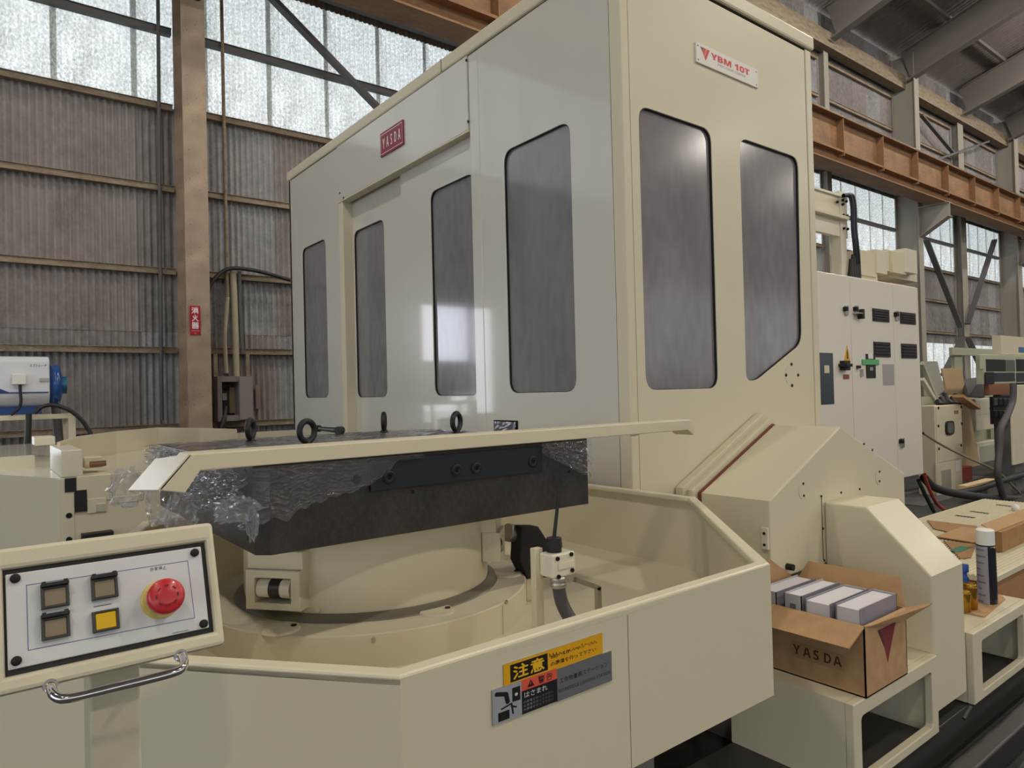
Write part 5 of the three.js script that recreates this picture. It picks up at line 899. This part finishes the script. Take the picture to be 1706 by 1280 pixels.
// ================================================================ RIGHT BACKGROUND
{ // control cabinet
  const z = onY(1540, 790, -1.1).z, q = (px, py) => onZ(px, py, z), xl = q(1360, 600).x, xr = q(1534, 640).x, yt = (q(1368, 452).y + q(1527, 478).y) / 2, yb = -1.1;
  const t = thing('control_cabinet', 'tall white electrical control cabinet with three doors beside the enclosure', 'cabinet', [(xl + xr) / 2, yb, z]);
  const white = paint(0xe3ddd0, 0.32);
  add(t, 'body', box(xl, xr, yb, yt, z - 0.55, z - 0.02, 0.006), white);
  const xs = [xl, q(1420, 620).x, q(1492, 640).x, xr];
  for (let i = 0; i < 3; i++) add(t, 'door', box(xs[i] + 0.004, xs[i + 1] - 0.004, yb + 0.01, yt - 0.01, z - 0.02, z, 0.004), white);
  const it = (name, a, b, c, d, dep, m, o) => zbox(t, name, a, b, c, d, z + dep, dep, m, 0.003, o);
  for (const [a, b, c, d] of [[1455, 515, 1482, 536], [1501, 521, 1526, 540], [1457, 570, 1484, 595], [1503, 573, 1528, 597]]) { it('vent_frame', a, b, c, d, 0.012, M.black); for (let k = 0; k < 4; k++) it('vent_slat', a + 2, b + 3 + k * (d - b - 4) / 4, c - 2, b + 5 + k * (d - b - 4) / 4, 0.02, M.rubber); }
  it('display_window', 1362, 588, 1389, 674, 0.008, std(0x3b434b, 0.25), { label: 'dark display panel' }); it('display_card', 1374, 609, 1382, 622, 0.012, M.cream);
  const tri = q(1411, 590); add(t, 'hazard_triangle', slab('z', z, z + 0.004, [[tri.x - 0.07, tri.y - 0.085], [tri.x + 0.07, tri.y - 0.085], [tri.x, tri.y + 0.09]]), std(0xd9a51b, 0.5), { label: 'yellow hazard triangle' }); add(t, 'bolt_mark', slab('z', z + 0.004, z + 0.006, [[tri.x - 0.012, tri.y - 0.05], [tri.x + 0.012, tri.y - 0.05], [tri.x + 0.006, tri.y + 0.05], [tri.x - 0.01, tri.y + 0.02]]), M.black);
  it('main_switch', 1407, 601, 1417, 617, 0.05, M.black); it('switch_knob', 1411, 606, 1421, 611, 0.09, M.black); it('switch_note', 1405, 624, 1415, 632, 0.004, std(0x8a4a3d, 0.6));
  for (const [px, py] of [[1412, 517], [1429, 517], [1496.5, 526], [1505, 738]]) { it('lock_plate', px - 2.5, py - 8, px + 2.5, py + 8, 0.02, M.steel); it('lock_lever', px - 1.6, py - 6, px + 1.6, py + 1, 0.04, M.screw); }
  it('door_handle', 1430, 521, 1441, 523, 0.06, M.steel); it('door_handle', 1438, 515, 1441, 531, 0.06, M.darkSteel);
  it('meter', 1444, 590, 1459, 630, 0.01, M.black); it('meter_card', 1447, 590, 1455, 598, 0.013, M.white); it('meter_button', 1450, 612, 1455, 618, 0.014, M.steel); it('green_tape', 1438, 599, 1465, 608, 0.016, std(0x5fae6c, 0.5), { label: 'strip of green tape' });
  it('rating_plate', 1471, 607, 1490, 642, 0.004, std(0xb9b4ab, 0.4, 0.4)); it('key_switch', 1431, 609, 1435, 614, 0.03, M.darkSteel); it('key_switch', 1436, 615, 1439, 627, 0.02, M.steel);
  for (const x of [xl + 0.15, xr - 0.35]) add(t, 'leg', box(x, x + 0.12, -H, yb, z - 0.4, z - 0.15), std(0x39423d, 0.6));
  // equipment standing on the cabinet
  const zt = z - 0.12, u = thing('machine_crossbeam', 'cream steel crossbeam above the control cabinet', 'beam', [q(1385, 400).x, yt, zt]);
  zbox(u, 'upper_flange', 1350, 318, 1413, 322, zt, 0.3, M.creamPale); zbox(u, 'web', 1350, 322, 1411, 352, zt - 0.02, 0.05, M.cream); zbox(u, 'lower_flange', 1350, 352, 1415, 358, zt + 0.04, 0.3, M.cream); zbox(u, 'lower_web', 1350, 358, 1412, 390, zt - 0.02, 0.05, M.creamPale);
  const pq = onZ(1410, 420, zt); add(u, 'post', box(pq.x - 0.09, pq.x + 0.03, yt, onZ(1408, 320, zt).y, zt - 0.12, zt - 0.01), M.creamPale);
  for (const [px, py] of [[1397, 337], [1406, 334], [1412, 336], [1406, 341], [1407, 359], [1413, 360], [1408, 381], [1414, 382]]) { const s = onZ(px, py, zt); piece(u, 'bolt', disc([0, 0, 0], [0, 0, 1], 0.015, 0.02, 6), M.screw, [s.x - 0.02, s.y, zt - 0.01]); }
  for (const dx of [0, 4]) solo('power_cable', tube([onZ(1405 + dx, 326, zt + 0.05), onZ(1416 + dx, 326, zt + 0.06), onZ(1420 + dx, 345, zt + 0.06), onZ(1421 + dx, 380, zt + 0.05), onZ(1424 + dx, 410, zt + 0.05), onZ(1427 + dx, 446, zt + 0.02)], 0.022, 30), std(0x1f2430, 0.5), dx ? 'outer black cable looping down from the crossbeam' : 'inner black cable looping down from the crossbeam', 'cable', [onZ(1424 + dx, 440, zt).x, yt, zt]);
  const cl = thing('cable_bundle', 'bundle of black cable plugs on the cabinet top', 'cables', [onZ(1425, 455, zt).x, yt, zt]); for (let k = 0; k < 4; k++) { const s = onZ(1417 + k * 4, 450, zt + 0.02); add(cl, 'plug', rod([s.x, yt, zt + 0.02], [s.x + 0.02, s.y + 0.12 + 0.05 * (k % 2), zt + 0.02], 0.035, 0.022, 10), M.black); }
  const bx = (label, parts, base) => { const o = thing('cooling_unit', label, 'cooling unit', [onZ(base[0], base[1], zt).x, yt, zt]); for (const p of parts) zbox(o, ...p); return o; };
  bx('cream cooling unit box with a hinged front beside the cable plugs', [['case', 1434, 419, 1461, 460, zt, 0.35, M.cream], ['front_door', 1461, 417, 1478, 456, zt + 0.02, 0.3, M.creamPale], ['foot', 1434, 455, 1462, 466, zt - 0.02, 0.3, M.cream], ['side_fin', 1478, 416, 1484, 452, zt - 0.03, 0.2, M.cream]], [1448, 466]);
  bx('pale cream cooling unit at the end of the cabinet top', [['case', 1487, 420, 1510, 456, zt, 0.3, M.cream], ['front_door', 1509, 416, 1528, 455, zt + 0.02, 0.4, M.creamPale], ['foot', 1480, 452, 1528, 466, zt - 0.08, 0.3, M.cream]], [1505, 466]);
  solo('cardboard_sheet', box(onZ(1470, 466, zt).x, onZ(1496, 466, zt).x, yt + 0.002, yt + 0.012, zt - 0.05, zt + 0.08), M.kraft, 'cardboard scrap on the control cabinet top', 'cardboard', [onZ(1483, 466, zt).x, yt, zt]);
  add(t, 'cable_tray', box(q(1520, 545).x, q(1580, 545).x, onZ(1550, 556, z - 0.6).y, onZ(1550, 543, z - 0.6).y, z - 0.9, z - 0.6, 0.004), M.greenGrey);
}
{ // cream unit with an oval gauge
  const z = -3.95, t = thing('hydraulic_unit', 'cream hydraulic cabinet with an oval black gauge window', 'cabinet', [onZ(1580, 840, z).x, -H, z]);
  const b = (n, ...a) => zbox(t, n, ...a);
  const xl = onZ(1560, 740, z).x, xr = onZ(1603, 740, z).x;
  add(t, 'body', box(xl, xr, -H, onZ(1580, 675, z).y, z - 0.24, z - 0.01, 0.01), M.cream);
  b('upper_door', 1561, 676, 1603, 768, z, 0.02, M.cream); b('lower_door', 1561, 770, 1604, 850, z, 0.02, M.cream);
  const g = onZ(1581, 713, z); add(t, 'gauge_frame', slab('z', z, z + 0.02, roundPoly(rect(g.x - 0.14, g.x + 0.14, g.y - 0.095, g.y + 0.095), 0.07)), M.black); add(t, 'gauge_glass', slab('z', z + 0.02, z + 0.024, roundPoly(rect(g.x - 0.1, g.x + 0.1, g.y - 0.075, g.y + 0.075), 0.06)), std(0x6b7069, 0.15));
  b('brown_label', 1590, 684, 1597, 690, z + 0.004, 0.004, std(0x8a6a4a, 0.7)); b('torn_paper', 1569, 783, 1585, 815, z + 0.004, 0.004, std(0x9a9389, 0.7)); b('paper_note', 1593, 769, 1600, 785, z + 0.004, 0.004, M.white);
  for (const [px, py] of [[1563, 680], [1601, 678], [1563, 710], [1602, 706], [1564, 748], [1601, 742]]) { const s = onZ(px, py, z); piece(t, 'screw', disc([0, 0, 0], [0, 0, 1], 0.02, 0.008, 8), M.screw, [s.x, s.y, z]); }
  const p = thing('plywood_board', 'tall pale plywood board leaning behind the hydraulic cabinet', 'board', [onZ(1620, 800, z).x, -1.2, z]);
  const a0 = onZ(1570, 614, z - 1.0), a1 = onZ(1602, 614, z - 1.0), c0 = onZ(1606, 800, z - 0.92), c1 = onZ(1637, 796, z - 0.92);
  const gg = new THREE.BufferGeometry(), n = new THREE.Vector3(0, 0, -0.03), cs = [c0, c1, a1, a0, ...[c0, c1, a1, a0].map((v) => v.clone().add(n))], arr = []; for (const f of [[0, 1, 2, 3], [5, 4, 7, 6], [3, 2, 6, 7], [1, 5, 6, 2], [4, 0, 3, 7], [4, 5, 1, 0]]) for (const k of [0, 1, 2, 0, 2, 3]) arr.push(...cs[f[k]].toArray()); gg.setAttribute('position', new THREE.Float32BufferAttribute(arr, 3)); gg.computeVertexNormals();
  add(p, 'board', gg, M.ply);
  const l = thing('lathe_guard', 'grey tilted splash guard with a dusty window above the hydraulic cabinet', 'machine guard', [onZ(1555, 670, z).x, -0.2, z - 0.4]);
  const z2 = z - 0.3; const q = (px, py) => onZ(px, py, z2); add(l, 'frame', bar(q(1536, 606), q(1562, 672), 0.06, 0.05), M.greenGrey); add(l, 'window', slab('z', z2 - 0.03, z2 - 0.02, [[q(1536, 602).x, q(1536, 602).y], [q(1564, 602).x, q(1564, 602).y], [q(1576, 650).x, q(1576, 650).y], [q(1560, 665).x, q(1560, 665).y]]), std(0xa5a39a, 0.3)); add(l, 'lower_frame', bar(q(1536, 632), q(1560, 672), 0.06, 0.05), M.creamPale);
  zbox(l, 'bed', 1536, 660, 1604, 676, z2, 0.08, M.greenGrey);
  const tools = thing('tool_pile', 'small pile of dark fittings on top of the hydraulic cabinet', 'fittings', [onZ(1590, 672, z).x, onZ(1590, 675, z).y, z - 0.1]); for (let k = 0; k < 6; k++) { const s = onZ(1566 + k * 6, 668, z - 0.1); add(tools, 'fitting', rod([s.x, onZ(1590, 675, z).y, z - 0.1], [s.x + 0.06, s.y + 0.05 * (k % 3), z - 0.15], 0.05, 0.035, 10), k % 2 ? M.darkSteel : M.black); }
  solo('kraft_bag', bar(onZ(1596, 660, z + 0.05), onZ(1625, 680, z + 0.05), 0.14, 0.04), M.kraft, 'creased brown paper bag resting on the leaning plywood board', 'paper bag', [onZ(1610, 670, z).x, -0.3, z]);
  solo('red_bin', box(onZ(1605, 790, z).x, onZ(1627, 790, z).x, onZ(1615, 803, z).y, onZ(1615, 779, z).y, z - 0.35, z - 0.05, 0.02), std(0x9a3d2c, 0.6), 'small red parts bin at the foot of the plywood board', 'bin', [onZ(1616, 800, z).x, -1.2, z]);
}
{ // machine tools farther back
  const z = -5.0, t = thing('lathe_machine', 'grey-green lathe with dark tilted control screen and white drawers', 'machine tool', [onZ(1640, 760, z).x, -H, z]);
  const b = (n, a, c, d, e, dz, dep, m, r) => zbox(t, n, a, c, d, e, z + dz * 0.4, dep * 0.3, m, r);
  b('bed', 1600, 660, 1700, 860, -0.6, 0.5, M.greenGrey); b('arm', 1587, 581, 1672, 593, -0.1, 0.2, M.greenGrey); b('arm_post', 1591, 593, 1604, 640, -0.2, 0.2, M.greenGrey); b('arm_end', 1672, 578, 1682, 590, -0.08, 0.25, M.creamPale);
  b('drawer_unit', 1626, 664, 1657, 717, 0, 0.5, M.creamPale, 0.02); b('drawer', 1633, 668, 1650, 690, 0.01, 0.02, M.creamPale); b('drawer_lock', 1649, 679, 1653, 682, 0.03, 0.03, M.black);
  b('motor_cover', 1628, 735, 1662, 785, 0, 0.5, M.creamPale, 0.02); b('motor_grille', 1633, 742, 1659, 772, 0.012, 0.02, std(0xa9a795, 0.7)); b('side_case', 1662, 704, 1688, 730, -0.1, 0.4, M.creamPale); b('side_case', 1668, 740, 1690, 775, -0.1, 0.4, M.creamPale);
  const s0 = onZ(1606, 632, z), s1 = onZ(1634, 628, z), s2 = onZ(1641, 662, z + 0.25), s3 = onZ(1614, 660, z + 0.25); const g = new THREE.BufferGeometry(), n = new THREE.Vector3(0, -0.02, -0.05), cs = [s3, s2, s1, s0, ...[s3, s2, s1, s0].map((v) => v.clone().add(n))], arr = []; for (const f of [[0, 1, 2, 3], [5, 4, 7, 6], [3, 2, 6, 7], [1, 5, 6, 2], [4, 0, 3, 7], [4, 5, 1, 0]]) for (const k of [0, 1, 2, 0, 2, 3]) arr.push(...cs[f[k]].toArray()); g.setAttribute('position', new THREE.Float32BufferAttribute(arr, 3)); g.computeVertexNormals(); add(t, 'tilted_screen', g, std(0x3f4144, 0.4), { label: 'dark tilted screen' });
  const zc = -3.95, c = thing('cnc_control', 'grey control station with dark screens and keypads', 'control panel', [onZ(1680, 640, zc).x, -0.3, zc]);
  const k = (n2, a, b2, d, e, dz, dep, m, r) => zbox(c, n2, a, b2, d, e, zc + dz * 0.4, dep * 0.25, m, r);
  k('frame', 1638, 592, 1740, 639, 0, 0.4, M.greenGrey, 0.01); k('screen', 1643, 599, 1676, 619, 0.01, 0.02, std(0x2a2c30, 0.3)); k('keypad', 1677, 600, 1691, 619, 0.012, 0.02, std(0x5b5b54, 0.6)); k('screen', 1693, 599, 1740, 619, 0.01, 0.02, std(0x2a2c30, 0.3)); k('key_panel', 1655, 621, 1691, 636, 0.01, 0.02, std(0x34343a, 0.5)); k('key_panel', 1693, 621, 1740, 636, 0.01, 0.02, std(0x34343a, 0.5)); k('pendant', 1643, 620, 1657, 640, 0.08, 0.06, M.black, 0.01); k('top_box', 1668, 562, 1740, 592, -0.1, 0.5, M.cream); k('blue_label', 1697, 579, 1720, 588, -0.096, 0.01, std(0x4a6f9a, 0.5)); k('lamp_post', 1633, 592, 1640, 615, 0.02, 0.06, M.greenGrey);
  k('stand', 1660, 639, 1720, 862, -0.3, 0.1, M.darkRail); k('brown_box', 1648, 640, 1684, 658, 0.02, 0.3, std(0x8a5a40, 0.6)); k('valve_rack', 1655, 660, 1690, 705, -0.05, 0.2, M.darkSteel);
  for (let i = 0; i < 8; i++) k('valve', 1657 + (i % 4) * 8, 664 + Math.floor(i / 4) * 20, 1663 + (i % 4) * 8, 676 + Math.floor(i / 4) * 20, 0.05, 0.1, i % 3 ? M.black : M.hoseGrey, 0.01);
  const zr = -3.3, r = thing('machine_cabinet', 'plain cream machine cabinet at the edge of the far machine tools', 'cabinet', [onZ(1700, 760, zr).x, -1.1, zr]); zbox(r, 'body', 1687, 640, 1780, 765, zr, 0.03, M.cream, 0.01); zbox(r, 'leg', 1693, 765, 1704, 870, zr - 0.05, 0.05, M.darkRail);
  solo('grey_hose', tube([onZ(1688, 640, -3.15), onZ(1687, 668, -3.15), onZ(1678, 692, -3.15), onZ(1667, 715, -3.15), onZ(1665, 750, -3.15), onZ(1662, 790, -3.15), onZ(1672, 830, -3.15)], 0.042, 40), M.hoseGrey, 'thick grey corrugated hose hanging by the control station', 'hose', [onZ(1665, 780, -3.15).x, -1, -3.15]);
  solo('black_hose', tube([onZ(1539, 796, -3.2), onZ(1556, 812, -3.2), onZ(1590, 822, -3.2), onZ(1640, 829, -3.2), onZ(1715, 833, -3.2)], 0.045, 40), M.hose, 'thick black hose running low from the control cabinet', 'hose', [onZ(1600, 822, -3.2).x, -1.3, -3.2]);
  solo('black_hose', tube([onZ(1595, 822, -3.3), onZ(1630, 815, -3.3), onZ(1665, 803, -3.3), onZ(1715, 788, -3.3)], 0.04, 30), M.hose, 'second black hose crossing up towards the far cabinet', 'hose', [onZ(1650, 808, -3.3).x, -1.2, -3.3]);
  solo('red_hose', tube([onZ(1540, 790, -3.1), onZ(1546, 810, -3.1), onZ(1560, 838, -3.1), onZ(1576, 852, -3.1)], 0.018, 24), std(0x9c3b34, 0.5), 'thin red hose hanging below the control cabinet', 'hose', [onZ(1560, 838, -3.1).x, -1.3, -3.1]);
  solo('dark_hose', tube([onZ(1530, 800, -3.15), onZ(1540, 822, -3.15), onZ(1556, 853, -3.15)], 0.02, 24), std(0x2b3330, 0.5), 'thin dark hose hanging behind the red hose', 'hose', [onZ(1540, 822, -3.15).x, -1.3, -3.15]);
  solo('thin_rope', tube([onZ(1538, 722, -3.3), onZ(1570, 742, -3.3), onZ(1610, 762, -3.3), onZ(1660, 785, -3.3), onZ(1690, 812, -3.3), onZ(1706, 830, -3.3)], 0.014, 40), std(0x8a7c66, 0.8), 'thin tan air line sagging from the control cabinet', 'hose', [onZ(1610, 762, -3.3).x, -0.9, -3.3]);
  const zp = -3.45; { const a = onZ(1613, 806, zp).x, b = onZ(1660, 806, zp).x, y0 = onZ(1630, 812, zp).y, y1 = onZ(1630, 806, zp).y, t2 = thing('board_stack', 'pale boards lying low on two blocks behind the black hoses', 'boards', [(a + b) / 2, -H, zp]); add(t2, 'board', box(a, b, y0, y1, zp - 0.12, zp), M.ply); for (const x of [a + 0.2, b - 0.3]) add(t2, 'block', box(x, x + 0.1, -H, y0, zp - 0.11, zp - 0.01), M.castIron); }
  solo('floor_clutter', box(onZ(1560, 850, -3.6).x, onZ(1720, 850, -3.6).x, -H, onZ(1640, 822, -3.6).y, -4.4, -3.75, 0.03), M.darkRail, 'dark low machine bed behind the hoses', 'machine bed', [onZ(1640, 850, -3.6).x, -H, -3.9]);
}
renderer.render(scene, camera);
